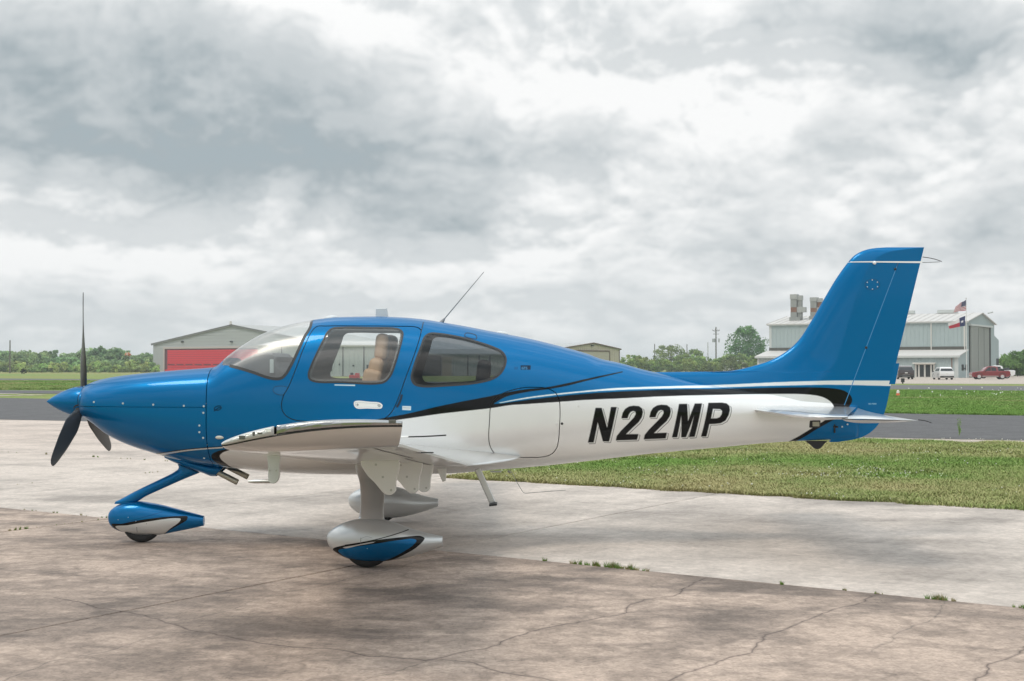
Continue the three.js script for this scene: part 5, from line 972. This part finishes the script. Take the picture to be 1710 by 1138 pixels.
// ---- the grey hangar with the red door
{
  const A = G(255.4, 621.2), h = thing('grey_hangar', 'grey gabled metal hangar with a wide red bifold door', 'hangar', A.toArray());
  const put = (name, gs, m, parent = h) => mesh(name, local(h, ...(Array.isArray(gs) ? gs : [gs])), m, parent);
  const half = along(A, U1, 386.7), W = half * 2, Bq = at(A, U1, W), eave = Yat(574, A), apexP = at(A, U1, half), ridge = Yat(543, apexP), depth = 40;
  const g1 = metal([.42, .44, .45]);
  put('front_wall', ribbed(A, Bq, 0, [[0, eave], [half, ridge], [W, eave]], .95, .06, true), g1);
  put('side_wall', [ribbed(at(A, U2, depth), A, 0, [[0, eave], [depth, eave]], 1.5, .1), slab3([Bq.clone().setY(0), at(Bq, U2, depth).setY(0), at(Bq, U2, depth).setY(eave), Bq.clone().setY(eave)], .1)], g1);
  const e = (p, y) => p.clone().setY(y), rA = e(at(at(A, U1, -.6), U2, -.5), eave - .05), rR = e(at(apexP, U2, -.5), ridge + .15), rB = e(at(at(Bq, U1, .6), U2, -.5), eave - .05), rise = new THREE.Vector3();
  put('roof', [slab3([rA, rR, at(rR, U2, depth), at(rA, U2, depth)], .35), slab3([rR, rB, at(rB, U2, depth), at(rR, U2, depth)], .35)], metal([.42, .42, .41]));
  put('roof_edge', [slab3([rA, rR, at(rR, U2, .25), at(rA, U2, .25)].map((p) => p.clone().add(new THREE.Vector3(0, .03, 0))), .6), slab3([rR, rB, at(rB, U2, .25), at(rR, U2, .25)].map((p) => p.clone().add(new THREE.Vector3(0, .03, 0))), .6)], std([.22, .22, .215], .7));
  put('ridge_vent', cyl(rR.clone(), rR.clone().add(new THREE.Vector3(0, 1, 0)), .5, .3, 8), roofMetal);
  const t0 = along(A, U1, 275.4), t1 = W - (t0) * 1.0, dy = Yat(583, at(A, U1, t0));
  put('door_frame', [wallBox(A, U1, t0 - .6, t1 + .6, dy, dy + .6, .35), wallBox(A, U1, t0 - .6, t0, 0, dy, .35)], metal([.5, .44, .42]));
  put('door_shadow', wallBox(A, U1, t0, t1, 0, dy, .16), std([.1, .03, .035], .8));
  const red = std([.64, .012, .03], .6), n = 9, d = put('bifold_door', wallBox(A, U1, t0 + .2, t1, .1, .7, .3), red);
  for (let i = 0; i < n; i++) { const a = lerp(.7, dy - .35, i / n), b = lerp(.7, dy - .35, (i + 1) / n) - .06; put('door_panel', wallBox(A, U1, t0 + 1.3, t1, a, b, i === 3 || i === 2 ? .36 : .3), red, d); }
  const dashes = []; for (let i = 0; i < 14; i++) { const a = lerp(t0 + 1.6, t1 - 1, i / 14), w = (t1 - t0) / 14; dashes.push(wallBox(A, U1, a, a + w * .72, Yat(609.8, A) - .02, Yat(608.6, A), .42)); } put('door_windows', dashes, std([.05, .01, .015], .5), d);
  for (const px of [305, 387]) { const t = along(A, U1, px); put('wall_lamp', wallBox(A, U1, t - .35, t + .35, Yat(572.3, at(A, U1, t)), Yat(569.6, at(A, U1, t)), .6), darkGap); }
  const m0 = along(A, U1, 261.5), m1 = along(A, U1, 266.6); put('side_door', [wallBox(A, U1, m0, m0 + .14, 0, 2.25, .22), wallBox(A, U1, m1 - .14, m1, 0, 2.25, .22), wallBox(A, U1, m0, m1, 2.15, 2.3, .22)], darkGap); put('side_door_leaf', wallBox(A, U1, m0 + .14, m1 - .14, 0, 2.15, .17), g1);
}
// ---- hangars seen through the cabin windows
{
  const A = G(430, 629), h = thing('long_hangar', 'long pale grey flat-eaved hangar behind the cabin with tall panel doors', 'hangar', A.toArray()), put = (name, gs, m, parent = h) => mesh(name, local(h, ...(Array.isArray(gs) ? gs : [gs])), m, parent);
  const dir = new THREE.Vector3(1, 0, .04).normalize(), W = along(A, dir, 690), eave = Yat(577.5, A), n2 = new THREE.Vector3(dir.z, 0, -dir.x);
  const g1 = metal([.40, .43, .43]);
  put('wall', ribbed(A, at(A, dir, W), 0, [[0, eave], [W, eave]], .8, .05), g1);
  put('roof', slab3([at(A, n2, -.4).setY(eave + .1), at(at(A, dir, W), n2, -.4).setY(eave + .1), at(at(A, dir, W), n2, 14).setY(eave + 1), at(A, n2, 14).setY(eave + 1)], .25), roofMetal);
  put('side_wall', [slab3([A.clone().setY(0), at(A, n2, 14).setY(0), at(A, n2, 14).setY(eave), A.clone().setY(eave)], .1), slab3([at(A, dir, W).setY(0), at(at(A, dir, W), n2, 14).setY(0), at(at(A, dir, W), n2, 14).setY(eave), at(A, dir, W).setY(eave)], .1)], g1);
  for (const px of [470, 505, 538, 572.6, 607.6, 645]) { const t = along(A, dir, px); put('panel_seam', wallBox(A, dir, t - .08, t + .08, .1, eave - .1, .1), darkGap); }
  for (const [px, py, w, hh] of [[553, 615.5, 3, 9], [566.7, 609, 2, 3], [590, 611, 3, 2.5], [613.7, 614, 3, 9], [540, 614, 5, 8]]) { const t = along(A, dir, px), p = at(A, dir, t), s = FOCAL / (DIST - p.z), y = Yat(py, p); put('window', wallBox(A, dir, t - w / s / 2, t + w / s / 2, y - hh / s / 2, y + hh / s / 2, .12), darkGap); }
}
{
  const A = G(694, 628), h = thing('open_shade_hangar', 'low shade hangar with a sloping roof and dark open bay behind the rear cabin window', 'hangar', A.toArray()), put = (name, gs, m, parent = h) => mesh(name, local(h, ...(Array.isArray(gs) ? gs : [gs])), m, parent);
  const dir = new THREE.Vector3(1, 0, -.25).normalize(), W = along(A, dir, 850), n2 = new THREE.Vector3(dir.z, 0, -dir.x), y0 = Yat(590, A);
  const g1 = metal([.42, .44, .43]);
  const T = (px) => along(A, dir, px);
  put('roof', slab3([at(A, n2, -1).setY(y0 - .1), at(at(A, dir, W), n2, -1).setY(y0 - .1), at(at(A, dir, W), n2, 12).setY(y0 + .9), at(A, n2, 12).setY(y0 + .9)], .3), metal([.3, .3, .29]));
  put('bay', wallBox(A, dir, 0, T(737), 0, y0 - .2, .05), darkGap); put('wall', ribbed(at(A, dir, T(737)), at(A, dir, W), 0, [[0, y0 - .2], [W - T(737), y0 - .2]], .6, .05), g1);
  put('beige_door', wallBox(A, dir, T(738), T(754), 0, y0 - .7, .2), std([.4, .33, .25], .7)); for (const px of [781, 800, 818]) put('post', wallBox(A, dir, T(px) - .1, T(px) + .1, 0, y0 - .2, .2), darkGap);
  put('rear_wall', slab3([at(A, n2, 12).setY(0), at(at(A, dir, W), n2, 12).setY(0), at(at(A, dir, W), n2, 12).setY(y0 + .6), at(A, n2, 12).setY(y0 + .6)], .1), g1);
}
// ---- beige hangar behind the tail cone
{
  const A = G(942, 624.6), h = thing('beige_hangar', 'beige gabled metal hangar with brown trim behind the rear fuselage', 'hangar', A.toArray()), put = (name, gs, m, parent = h) => mesh(name, local(h, ...(Array.isArray(gs) ? gs : [gs])), m, parent);
  const W = along(A, U2, 1034.5), Bq = at(A, U2, W), eave = Yat(581.3, A), ap = at(A, U2, W / 2), ridge = Yat(574, ap), L = 24, tan = metal([.50, .44, .35]), trim = std([.14, .09, .06], .7), e = (p, y) => p.clone().setY(y), bk = U1.clone().negate();
  put('gable_wall', ribbed(A, Bq, 0, [[0, eave], [W / 2, ridge], [W, eave]], .9, .06), tan);
  put('side_wall', ribbed(at(A, bk, L), A, 0, [[0, eave], [L, eave]], .9, .06), tan);
  const r0 = e(at(at(A, U1, .3), U2, -.3), eave), r1 = e(at(ap, U1, .3), ridge + .1), r2 = e(at(at(Bq, U1, .3), U2, .3), eave);
  put('roof', [slab3([at(r0, bk, L), r0, r1, at(r1, bk, L)], .2), slab3([at(r1, bk, L), r1, r2, at(r2, bk, L)], .2)], metal([.42, .43, .43]));
  put('roof_trim', [cyl(r0, r1, .17, .17, 6), cyl(r1, r2, .17, .17, 6), wallBox(A, U2, W - .2, W + .05, 0, eave, .1)], trim);
  const t0 = along(A, U2, 962), t1 = along(A, U2, 1017), dy = Yat(588, at(A, U2, t1));
  put('door_panel', wallBox(A, U2, t0, t1, .05, dy, .1), metal([.47, .42, .34])); put('door_frame', [wallBox(A, U2, t0 - .2, t1 + .2, dy, dy + .3, .2), wallBox(A, U2, t1, t1 + .3, 0, dy, .2)], trim);
  const c = along(A, U2, 988); put('wall_lamp', wallBox(A, U2, c - .4, c + .4, Yat(578.5, ap), Yat(576.7, ap), .5), darkGap);
}

// ---------------------------------------------------------------- trees and bushes
const leafMat = std(0xffffff, .9, 0, { vertexColors: true, transmission: .35, specularIntensity: .3 });
const barkMat = std([.09, .075, .06], .95);
function crownGeometry(seed, w, h, base, clumps, leaves, size, tone) {     // leaf cards in clumps; tone: [r, g, b]
  const r = rng(seed), pos = [], col = [], c = [];
  for (let i = 0; i < clumps; i++) { const a = r() * 6.28, v = r(), q = Math.pow(r(), .45), bulge = Math.sin(Math.PI * clamp(.12 + v * .8)) ; c.push([Math.cos(a) * q * w / 2 * bulge, base + (h - base) * (.08 + .88 * v), Math.sin(a) * q * w / 2 * bulge, (.12 + .17 * r()) * w * (.6 + .4 * bulge) * .6, .68 + .6 * r(), r()]); }
  for (const [cx, cy, cz, cr, k, hue] of c) for (let i = 0; i < leaves; i++) {
    let x, y, z; do { x = r() * 2 - 1; y = r() * 2 - 1; z = r() * 2 - 1; } while (x * x + y * y + z * z > 1);
    const px = cx + x * cr, py = cy + y * cr * .75, pz = cz + z * cr, s = size * (.6 + .8 * r());
    const u = new THREE.Vector3(r() - .5, r() - .5, r() - .5).normalize(), v = new THREE.Vector3(r() - .5, r() - .5, r() - .5).cross(u).normalize();
    const t = k * (.8 + .4 * r());
    const P4 = [[-1, 0], [0, -.45], [1, 0], [0, .45]].map(([a, b]) => [px + (u.x * a + v.x * b) * s, py + (u.y * a + v.y * b) * s, pz + (u.z * a + v.z * b) * s]);
    for (const j of [0, 1, 2, 0, 2, 3]) { pos.push(...P4[j]); col.push(tone[0] * t * (1 + hue * .22), tone[1] * t * (1 + hue * .08), tone[2] * t); }
  }
  const g = new THREE.BufferGeometry(); g.setAttribute('position', new THREE.Float32BufferAttribute(pos, 3)); g.setAttribute('color', new THREE.Float32BufferAttribute(col, 3)); g.computeVertexNormals();
  return [g, c];
}
function limbs(c, h, r0, seed, stem = .55) {
  const gs = [], r = rng(seed), top = [0, h * stem, 0];
  gs.push(cyl([0, -.1, 0], [h * .01, h * stem * .5, 0], r0, r0 * .72, 8), cyl([h * .01, h * stem * .5, 0], top, r0 * .72, r0 * .4, 8));
  for (const q of c) if (r() < .55) { const f = .3 + .65 * r(); gs.push(cyl([h * .01 * f, h * stem * f, 0], [q[0] * .85, q[1], q[2] * .85], r0 * .28, r0 * .07, 5)); }
  return gs;
}
function tree(name, label, px, pyBase, pxW, pyTop, seed, tone, clumps, leaves, size, group, baseFrac = .12, category = 'tree') {
  const p = G(px, pyBase), s = FOCAL / (DIST - p.z), h = (pyBase - pyTop) / s, w = pxW / s, t = thing(name, label, category, p.toArray(), 0, group);
  const [g, c] = crownGeometry(seed, w, h, h * baseFrac, clumps, Math.round(leaves * .8), size * .92, tone);
  mesh('crown', g, leafMat, t); mesh('trunk', limbs(c, h, Math.max(.06, h * .022), seed + 1), barkMat, t);
  return t;
}
const GREEN = [.1, .19, .06], LIME = [.19, .29, .08], OLIVE = [.16, .20, .08], PALE = [.21, .28, .11];
tree('large_tree', 'large rounded green tree standing left of the metal hangar', 1247, 621, 72, 544, 301, [.11, .26, .075], 70, 90, .42, null, .14);
tree('green_tree', 'wide light green tree between the two thin poles behind the fuselage', 1118, 621, 62, 577, 302, PALE, 48, 80, .34, null, .06);
tree('green_tree', 'lower light green tree right of the second thin pole', 1155, 621, 50, 584, 303, LIME, 36, 70, .34, null, .06);
tree('green_bush', 'yellow-green bush at the foot of the large tree beside the metal hangar', 1268, 622.5, 44, 592, 304, LIME, 30, 70, .3, null, .02, 'bush');
tree('green_bush', 'olive bush just left of the large tree and right of the transformer pole', 1222, 622.5, 46, 597, 305, OLIVE, 30, 70, .3, null, .02, 'bush');
tree('green_tree', 'green tree at the right edge beyond the red pickup', 1700, 629, 64, 588, 306, [.16, .29, .10], 46, 90, .28, null, .04);
tree('green_tree', 'tall dark crown standing out of the left wood, right of the propeller', 165, 621, 34, 579, 307, [.18, .31, .15], 30, 70, .5, null, .1);
tree('green_tree', 'rounded crown standing out of the left wood beside the windsock', 197, 621, 30, 583, 308, [.18, .31, .15], 26, 70, .5, null, .1);
tree('green_tree', 'crown standing out of the left wood, left of the propeller', 90, 621, 26, 584, 309, [.18, .3, .15], 24, 70, .5, null, .1);
tree('dark_bush', 'small dark round bush alone in the far left field', 37.5, 624.6, 12, 617, 310, [.035, .05, .02], 12, 60, .16, null, .0, 'bush');
// woods that read as one mass
function wood(name, label, x0, x1, pyBase, topOf, rows, n, seed, tone, size, step) {
  const r = rng(seed), gs = [];
  for (let k = 0; k < n; k++) {
    const px = lerp(x0, x1, (k + r()) / n), row = Math.floor(r() * rows), p = G(px, pyBase - row * step), s = FOCAL / (DIST - p.z), top = topOf(px) + 7 * r() * r() - 1.5, h = (pyBase - row * step - top) / s * (row ? 1 : .62 + .3 * r()), w = h * (1.0 + .7 * r()), q = .8 + .45 * r(), warm = r();
    const [g] = crownGeometry(seed * 7 + k, w, h, 0, 24, 40, size * (.8 + .4 * r()), [tone[0] * q * (.85 + warm * .25), tone[1] * q, tone[2] * q]);
    gs.push(g.translate(p.x, 0, p.z));
  }
  const m = mesh(name, mergeGeometries(gs), leafMat); tag(m, label, 'woodland', '', 'stuff'); return m;
}
wood('woodland', 'hazy green belt of mixed trees beyond the left field', -20, 262, 621.2, (px) => 589 - 3 * Math.sin(px * .045) - (px > 140 && px < 215 ? 4 : 0), 3, 52, 41, [.25, .38, .18], .5, .45);
wood('undergrowth', 'pale green brush along the foot of the left wood', -20, 262, 622.4, (px) => 606 - 2 * Math.sin(px * .09), 2, 40, 43, [.34, .46, .18], .42, .3);
wood('woodland', 'low brushy tree line behind the fuselage between beige hangar and large tree', 1030, 1300, 621.6, (px) => lerp(598, 594, (px - 1030) / 250) + 3 * Math.sin(px * .07), 2, 46, 42, [.28, .39, .12], .34, .35);
wood('woodland', 'green tree line at the right edge behind the parked pickup', 1672, 1760, 628, (px) => 594, 2, 10, 44, [.2, .32, .11], .3, .3);

// ---------------------------------------------------------------- poles, windsock, flags, small things
const wood1 = std([.13, .12, .105], .9);
function pole(name, label, px, pyB, pyT, wpx, mat = wood1, category = 'pole') { const p = G(px, pyB), s = FOCAL / (DIST - p.z), o = thing(name, label, category, p.toArray()), h = (pyB - pyT) / s, r = wpx / s / 2; mesh('mast', cyl([0, -.2, 0], [0, h, 0], r * 1.15, r * .85, 10), mat, o); return [o, s, h, r]; }
{
  const [o, s, h] = pole('utility_pole', 'wooden utility pole with two crossarms and three grey transformers beside the large tree', 1196, 620.5, 546.5, 2.3);
  for (const [y, w] of [[552.2, 12], [558.2, 10]]) mesh('crossarm', [box(w / s, .16, .14, 0, (620.5 - y) / s, .15)], wood1, o);
  for (const x of [-5.4, -1.5, 2.6, 5.4]) mesh('insulator', cyl([x / s, (620.5 - 552) / s, .15], [x / s, (620.5 - 549.8) / s, .15], .07, .05, 6), std([.3, .28, .26], .4), o);
  for (const x of [-5.2, 4.9, -2.6]) mesh('transformer', [cyl([x / s, (620.5 - 572) / s, .25], [x / s, (620.5 - 566.5) / s, .25], .24, .24, 12), cyl([x / s, (620.5 - 566.5) / s, .25], [x / s, (620.5 - 565.3) / s, .25], .24, .1, 12)], std([.34, .36, .37], .5), o);
  const strut = std([.14, .13, .12], .9); mesh('brace', [cyl([-6 / s, (620.5 - 552) / s, .18], [0, (620.5 - 556) / s, .18], .05, .05, 5), cyl([6 / s, (620.5 - 552) / s, .18], [0, (620.5 - 556) / s, .18], .05, .05, 5)], strut, o);
}
pole('thin_pole', 'thin leaning dark pole in front of the brush, left of two', 1093.5, 619.5, 574.5, 1.7);
pole('thin_pole', 'thin dark pole right of the light green tree behind the fuselage', 1147.5, 620, 575, 1.6);
pole('utility_pole', 'plain dark utility pole at the far left edge', 15.8, 623.5, 568.5, 2.2);
pole('thin_pole', 'short thin post in the left field, left of the propeller', 103, 620, 600, 1.2);
pole('thin_pole', 'thin dark post in front of the wood, right of the propeller', 182, 620, 590, 1.3);
pole('thin_pole', 'faint lattice mast far behind the brush left of the transformer pole', 1182.5, 620, 572, 1.6, std([.42, .43, .43], .8));
{
  const [o, s, h] = pole('windsock_pole', 'pale windsock pole with a faded orange and white sock before the left wood', 216.6, 622, 588.5, 1.0, std([.5, .5, .48], .6), 'windsock');
  const seg = (a, b, ra, rb, m) => mesh('sock', cyl([a / s, h - .4, 0], [b / s, h - .9, 0], ra, rb, 10), m, o), or = std([.5, .17, .08], .8), wh = std([.6, .52, .45], .8); seg(-.5, -3, .62, .52, or); seg(-3, -5, .52, .46, wh); seg(-5, -7.5, .46, .36, or);
}
// flagpole and two flags
{
  const p0 = at(C0, U2.clone().negate(), 6.6), t = along(p0, U1, 1614.6), p = at(p0, U1, t), s = FOCAL / (DIST - p.z);
  const o = thing('flagpole', 'slim white flagpole at the corner of the metal hangar flying two flags', 'flagpole', p.toArray()), Y = (py) => Yat(py, p);
  mesh('mast', cyl([0, 0, 0], [0, Y(499), 0], .06, .035, 10), std([.62, .63, .62], .4), o); mesh('finial', new THREE.SphereGeometry(.09, 12, 8).translate(0, Y(498.6), 0), steelMat, o);
  const US = canvas(380, 200, (c) => { for (let i = 0; i < 13; i++) { c.fillStyle = i % 2 ? '#d9d6d4' : '#a3243a'; c.fillRect(0, i * 200 / 13, 380, 200 / 13 + 1); } c.fillStyle = '#2a2f52'; c.fillRect(0, 0, 152, 108); c.fillStyle = '#e6e4e4'; for (let r = 0; r < 9; r++) for (let k = 0; k < (r % 2 ? 5 : 6); k++) { star(c, 13 + k * 25 + (r % 2 ? 12.5 : 0), 12 + r * 10.6, 4.4); } });
  const TX = canvas(300, 200, (c) => { c.fillStyle = '#dedbd9'; c.fillRect(100, 0, 200, 100); c.fillStyle = '#b0283a'; c.fillRect(100, 100, 200, 100); c.fillStyle = '#28305c'; c.fillRect(0, 0, 100, 200); c.fillStyle = '#e8e6e6'; star(c, 50, 100, 36); });
  function star(c, x, y, r) { c.beginPath(); for (let i = 0; i < 10; i++) { const a = -Math.PI / 2 + i * Math.PI / 5, q = i % 2 ? r * .382 : r; c[i ? 'lineTo' : 'moveTo'](x + Math.cos(a) * q, y + Math.sin(a) * q); } c.closePath(); c.fill(); }
  const flag = (label, map, hoistTop, hoistLow, flyTop, flyLow, ph) => {       // corners in picture points
    const f = mesh('flag', grid(36, 14, (u, v) => { const a = [lerp(hoistTop[0], flyTop[0], u), lerp(hoistTop[1], flyTop[1], u)], b = [lerp(hoistLow[0], flyLow[0], u), lerp(hoistLow[1], flyLow[1], u)], x = lerp(a[0], b[0], v), y = lerp(a[1], b[1], v) + Math.sin(u * 7 + ph) * .7 * u; const q = P(x, y, p.z); return [q.x, q.y, p.z + Math.sin(u * 9 + v * 1.6 + ph) * .22 * Math.min(1, u * 3), u, 1 - v]; }), std(0xffffff, .85, 0, { map, transmission: .25 }));
    const c = new THREE.Vector3(p.x, Y(hoistTop[1]), p.z); f.geometry.translate(-c.x, -c.y, -c.z); f.position.copy(c); tag(f, label, 'flag');
  };
  flag('waving flag with red and white stripes and a starred blue canton, upper on the pole', US, [1614.2, 500.6], [1614, 518.6], [1596.5, 511.5], [1593.6, 521.5], .6);
  flag('waving flag with blue hoist, one white star, white and red bands, lower on the pole', TX, [1612.4, 527.5], [1612, 544.6], [1584.6, 540.2], [1585, 549], 2.4);
}
// runway marker, box, signs
{
  const p = G(1500, 664), s = FOCAL / (DIST - p.z), o = thing('marker_cone', 'small orange and white marker cone on the grass strip right of the rudder', 'cone', p.toArray()), or = std([.66, .14, .05], .6);
  mesh('cone', new THREE.LatheGeometry([[.17, 0], [.16, .03], [.12, .04], [.075, .22]].map((q) => new THREE.Vector2(...q)), 20), or, o); mesh('band', new THREE.LatheGeometry([[.078, .22], [.062, .33], [.04, .38], [0, .385]].map((q) => new THREE.Vector2(...q)), 20), std([.75, .7, .66], .6), o); mesh('foot', rbox(.42, .03, .42, .01, 0, .015, 0), or, o);
}
{
  const p = G(1508, 641), s = FOCAL / (DIST - p.z), o = thing('utility_box', 'small black box on a short post between the parked cars and the far road', 'box', p.toArray());
  mesh('post', cyl([0, 0, 0], [0, .3, 0], .06), darkMat, o); mesh('body', rbox(5 / s, 6.4 / s, .3, .03, 0, .12 + 3.2 / s, 0), darkMat, o); mesh('lid', rbox(5.6 / s, .5 / s, .36, .02, 0, .12 + 6.6 / s, 0), std([.06, .06, .06], .5), o);
}
for (const [px, py, w, label] of [[90.5, 620, 5, 'small white sign board in the far left field, left of the propeller'], [161.5, 617.5, 6, 'small pale sign board at the foot of the left wood, right of the propeller']]) { const p = G(px, py + 2), s = FOCAL / (DIST - p.z), o = thing('field_sign', label, 'sign', p.toArray()); mesh('board', rbox(w / s, 2.4 / s, .12, .03, 0, 2.4 / s, 0), std([.7, .69, .66], .6), o); for (const k of [-1, 1]) mesh('leg', cyl([k * w / s * .35, 0, 0], [k * w / s * .35, 1.6 / s, 0], .06), darkMat, o); }

// ---------------------------------------------------------------- vehicles
const wheelGeo = (r, w) => tyreGeo(r, w);
function car(name, label, pos, turn, o) {        // +x is forward; profile points along x (m), y up
  const c = thing(name, label, o.category, pos, turn), W = o.width, paint = std(o.color, .3, 0, { clearcoat: 1, clearcoatRoughness: .05 }), glass = std([.02, .022, .025], .06), black = std([.02, .02, .02], .7);
  const ext = (pts, w, bev) => new THREE.ExtrudeGeometry(new THREE.Shape(pts.map((p) => new THREE.Vector2(...p))), { depth: w - bev * 2, bevelEnabled: true, bevelSize: bev, bevelThickness: bev, bevelSegments: 3, curveSegments: 8 }).translate(0, 0, -(w - bev * 2) / 2);
  mesh('body', ext(o.body, W, .07), paint, c);
  // greenhouse leans inwards: narrower at the roof
  const lean = (g, y0, y1, k) => { const p = g.attributes.position; for (let i = 0; i < p.count; i++) p.setZ(i, p.getZ(i) * (1 - k * clamp((p.getY(i) - y0) / (y1 - y0)))); g.computeVertexNormals(); return g; };
  mesh('cabin', lean(ext(o.cabin, W - .1, .05), o.belt, o.roof, .17), paint, c);
  for (const w of o.sideWindows) mesh('side_window', lean(ext(w, W - .075, .012), o.belt, o.roof, .17), glass, c);
  for (const [pts, name2] of o.ends) { const g = grid(1, 1, (u, v) => { const a = pts[0], b = pts[1], k = lerp(.44, .375, v); return [lerp(a[0], b[0], v), lerp(a[1], b[1], v), (u - .5) * 2 * W * k]; }); mesh(name2, g, glass, c); }
  for (const [x, s] of o.axles.flatMap((x) => [[x, 1], [x, -1]])) {
    const w = mesh('wheel', wheelGeo(o.wheel, .24).translate(x, o.wheel, s * (W / 2 - .12)), rubberMat, c);
    mesh('rim', new THREE.CylinderGeometry(o.wheel * .62, o.wheel * .62, .03, 20).rotateX(Math.PI / 2).translate(x, o.wheel, s * (W / 2 + .003)), std([.6, .6, .6], .3, .7), w);
    mesh('wheel_arch', new THREE.TorusGeometry(o.wheel * 1.17, .05, 8, 20, Math.PI).translate(x, o.wheel + .02, s * (W / 2 - .03)), o.archMat ?? black, c);
  }
  for (const [n, m, b] of o.bits(black)) mesh(n, b, m, c);
  return c;
}
const redLens = std([.35, .02, .02], .15, 0, { clearcoat: 1 }), clearLens = std([.7, .7, .7], .1), plateMat = std([.65, .66, .62], .5);
const suvBits = (x, w, lampW, extra = []) => (black) => [
  ...[-1, 1].map((s) => ['tail_light', redLens, rbox(.1, .16, lampW, .03, x + .02, 1.02, s * (w / 2 - lampW / 2 - .03))]),
  ['number_plate', plateMat, rbox(.03, .13, .34, .01, x - .055, .82, 0)], ['bumper', black, rbox(.16, .2, w - .1, .06, x - .02, .42, 0)], ['bumper_strip', std([.3, .3, .3], .4), rbox(.1, .05, w * .5, .02, x - .09, .36, 0)],
  ...[-1, 1].map((s) => ['mirror', std([.1, .1, .1], .5), rbox(.12, .16, .2, .05, 1.0, 1.12, s * (w / 2 + .08))]), ...extra];
const suv = (w, color) => ({ category: 'car', width: w, color, body: [[-2.2, .45], [-2.24, .8], [-2.2, 1.08], [1.2, 1.08], [2.05, .92], [2.2, .7], [2.2, .36], [1.8, .28], [-2.0, .3]], cabin: [[-2.16, 1.05], [-2.05, 1.2], [-1.78, 1.58], [-1.4, 1.68], [.1, 1.68], [.5, 1.58], [1.2, 1.06]], belt: 1.05, roof: 1.68, sideWindows: [[[-1.6, 1.14], [-1.5, 1.5], [-.4, 1.54], [-.4, 1.14]], [[-.3, 1.14], [-.3, 1.54], [.2, 1.5], [.78, 1.14]]], ends: [[[[-2.13, 1.17], [-1.9, 1.52]], 'rear_window'], [[[1.1, 1.13], [.6, 1.56]], 'windscreen']], axles: [-1.35, 1.35], wheel: .36 });
{
  const a = G(1575, 634.3), face = Math.atan2(-U2.z, U2.x);          // parked nose-in: forward is away along U2
  const wcar = suv(1.95, [.74, .74, .74]); wcar.bits = suvBits(-2.24, 1.95, .42); car('white_car', 'white hatchback parked nose-in before the metal hangar, seen from behind', a.toArray(), Math.PI / 2 - .06, wcar).scale.setScalar(.9);
  const b = G(1509, 633.6), dcar = suv(2.0, [.035, .022, .024]); dcar.bits = suvBits(-2.24, 2.0, .3, [['spare_carrier', std([.25, .25, .25], .4), rbox(.06, .05, .9, .02, -2.34, .56, 0)]]); car('dark_car', 'dark maroon estate car parked just right of the rudder, seen from behind', b.toArray(), Math.PI / 2 - .12, dcar);
}
{
  const p = G(1652.5, 633.9), c = { category: 'pickup truck', width: 1.85, color: [.2, .01, .018], body: [[-2.45, .55], [-2.48, 1.0], [-2.35, 1.06], [-.85, 1.06], [1.0, 1.06], [1.5, 1.02], [2.3, .88], [2.42, .7], [2.4, .42], [2.0, .36], [-2.2, .4]], cabin: [[-1.0, 1.03], [-.86, 1.62], [-.6, 1.72], [.2, 1.72], [.45, 1.62], [1.08, 1.04]], belt: 1.03, roof: 1.72, sideWindows: [[[-.74, 1.12], [-.66, 1.58], [-.1, 1.62], [-.1, 1.12]], [[.0, 1.12], [.0, 1.62], [.3, 1.58], [.78, 1.12]]], ends: [[[[.98, 1.12], [.5, 1.6]], 'windscreen'], [[[-.95, 1.12], [-.84, 1.55]], 'rear_window']], axles: [-1.5, 1.52], wheel: .38,
    bits: (black) => [...[-1, 1].map((s) => ['headlight', clearLens, rbox(.16, .16, .3, .04, 2.34, .8, s * .68)]), ['bumper', std([.4, .38, .36], .4), rbox(.14, .22, 1.8, .05, 2.42, .5, 0)], ['rear_bumper', std([.45, .45, .45], .3, .6), rbox(.14, .16, 1.7, .04, -2.5, .55, 0)], ...[-1, 1].map((s) => ['tail_light', redLens, rbox(.06, .26, .14, .02, -2.46, .9, s * .84)]), ...[-1, 1].map((s) => ['sill', std([.36, .33, .31], .5), rbox(2.1, .12, .06, .02, .05, .42, s * .93)]), ['bed_liner', black, box(1.3, .02, 1.5, -1.65, 1.14, 0)], ...[-1, 1].map((s) => ['bed_rail', black, rbox(1.4, .05, .07, .02, -1.68, 1.17, s * .84)]), ['bed_cargo', black, new THREE.SphereGeometry(.3, 14, 10).scale(1.6, .7, 1.4).translate(-1.5, 1.25, 0)], ...[-1, 1].map((s) => ['mirror', black, rbox(.12, .14, .2, .05, .72, 1.12, s * 1.0)])] };
  car('red_pickup', 'dark red crew-cab pickup truck parked side-on before the hangar doors, facing left', p.toArray(), Math.PI - .1, c).scale.setScalar(.94);
  const q = at(G(1684, 632.6), new THREE.Vector3(1, 0, -3).normalize(), 4), w = { ...c, width: 1.9, color: [.72, .72, .72] }; car('white_pickup', 'white pickup truck mostly hidden behind the tail of the red pickup', [G(1662, 632.3).x, 0, G(1662, 632.3).z], Math.PI - .25, w);
}
{
  const p = G(1219, 621.6), s = suv(1.9, [.62, .63, .63]); s.bits = suvBits(-2.24, 1.9, .3); car('silver_car', 'pale car seen over the fuselage in front of the brush below the large tree', p.toArray(), .05, s);
  const q = G(592, 637.2), o = thing('tow_tractor', 'small red tow tractor seen low through the cabin door window', 'tractor', q.toArray()), rd = std([.4, .03, .03], .4);
  mesh('body', [rbox(1.15, .38, .8, .06, 0, .5, 0), rbox(.45, .25, .7, .05, .3, .78, 0)], rd, o); mesh('seat', rbox(.3, .3, .5, .05, -.3, .8, 0), darkMat, o); for (const x of [-.36, .36]) for (const k of [1, -1]) mesh('wheel', tyreGeo(.2, .14).translate(x, .2, k * .36), rubberMat, o);
}
renderer.render(scene, camera);
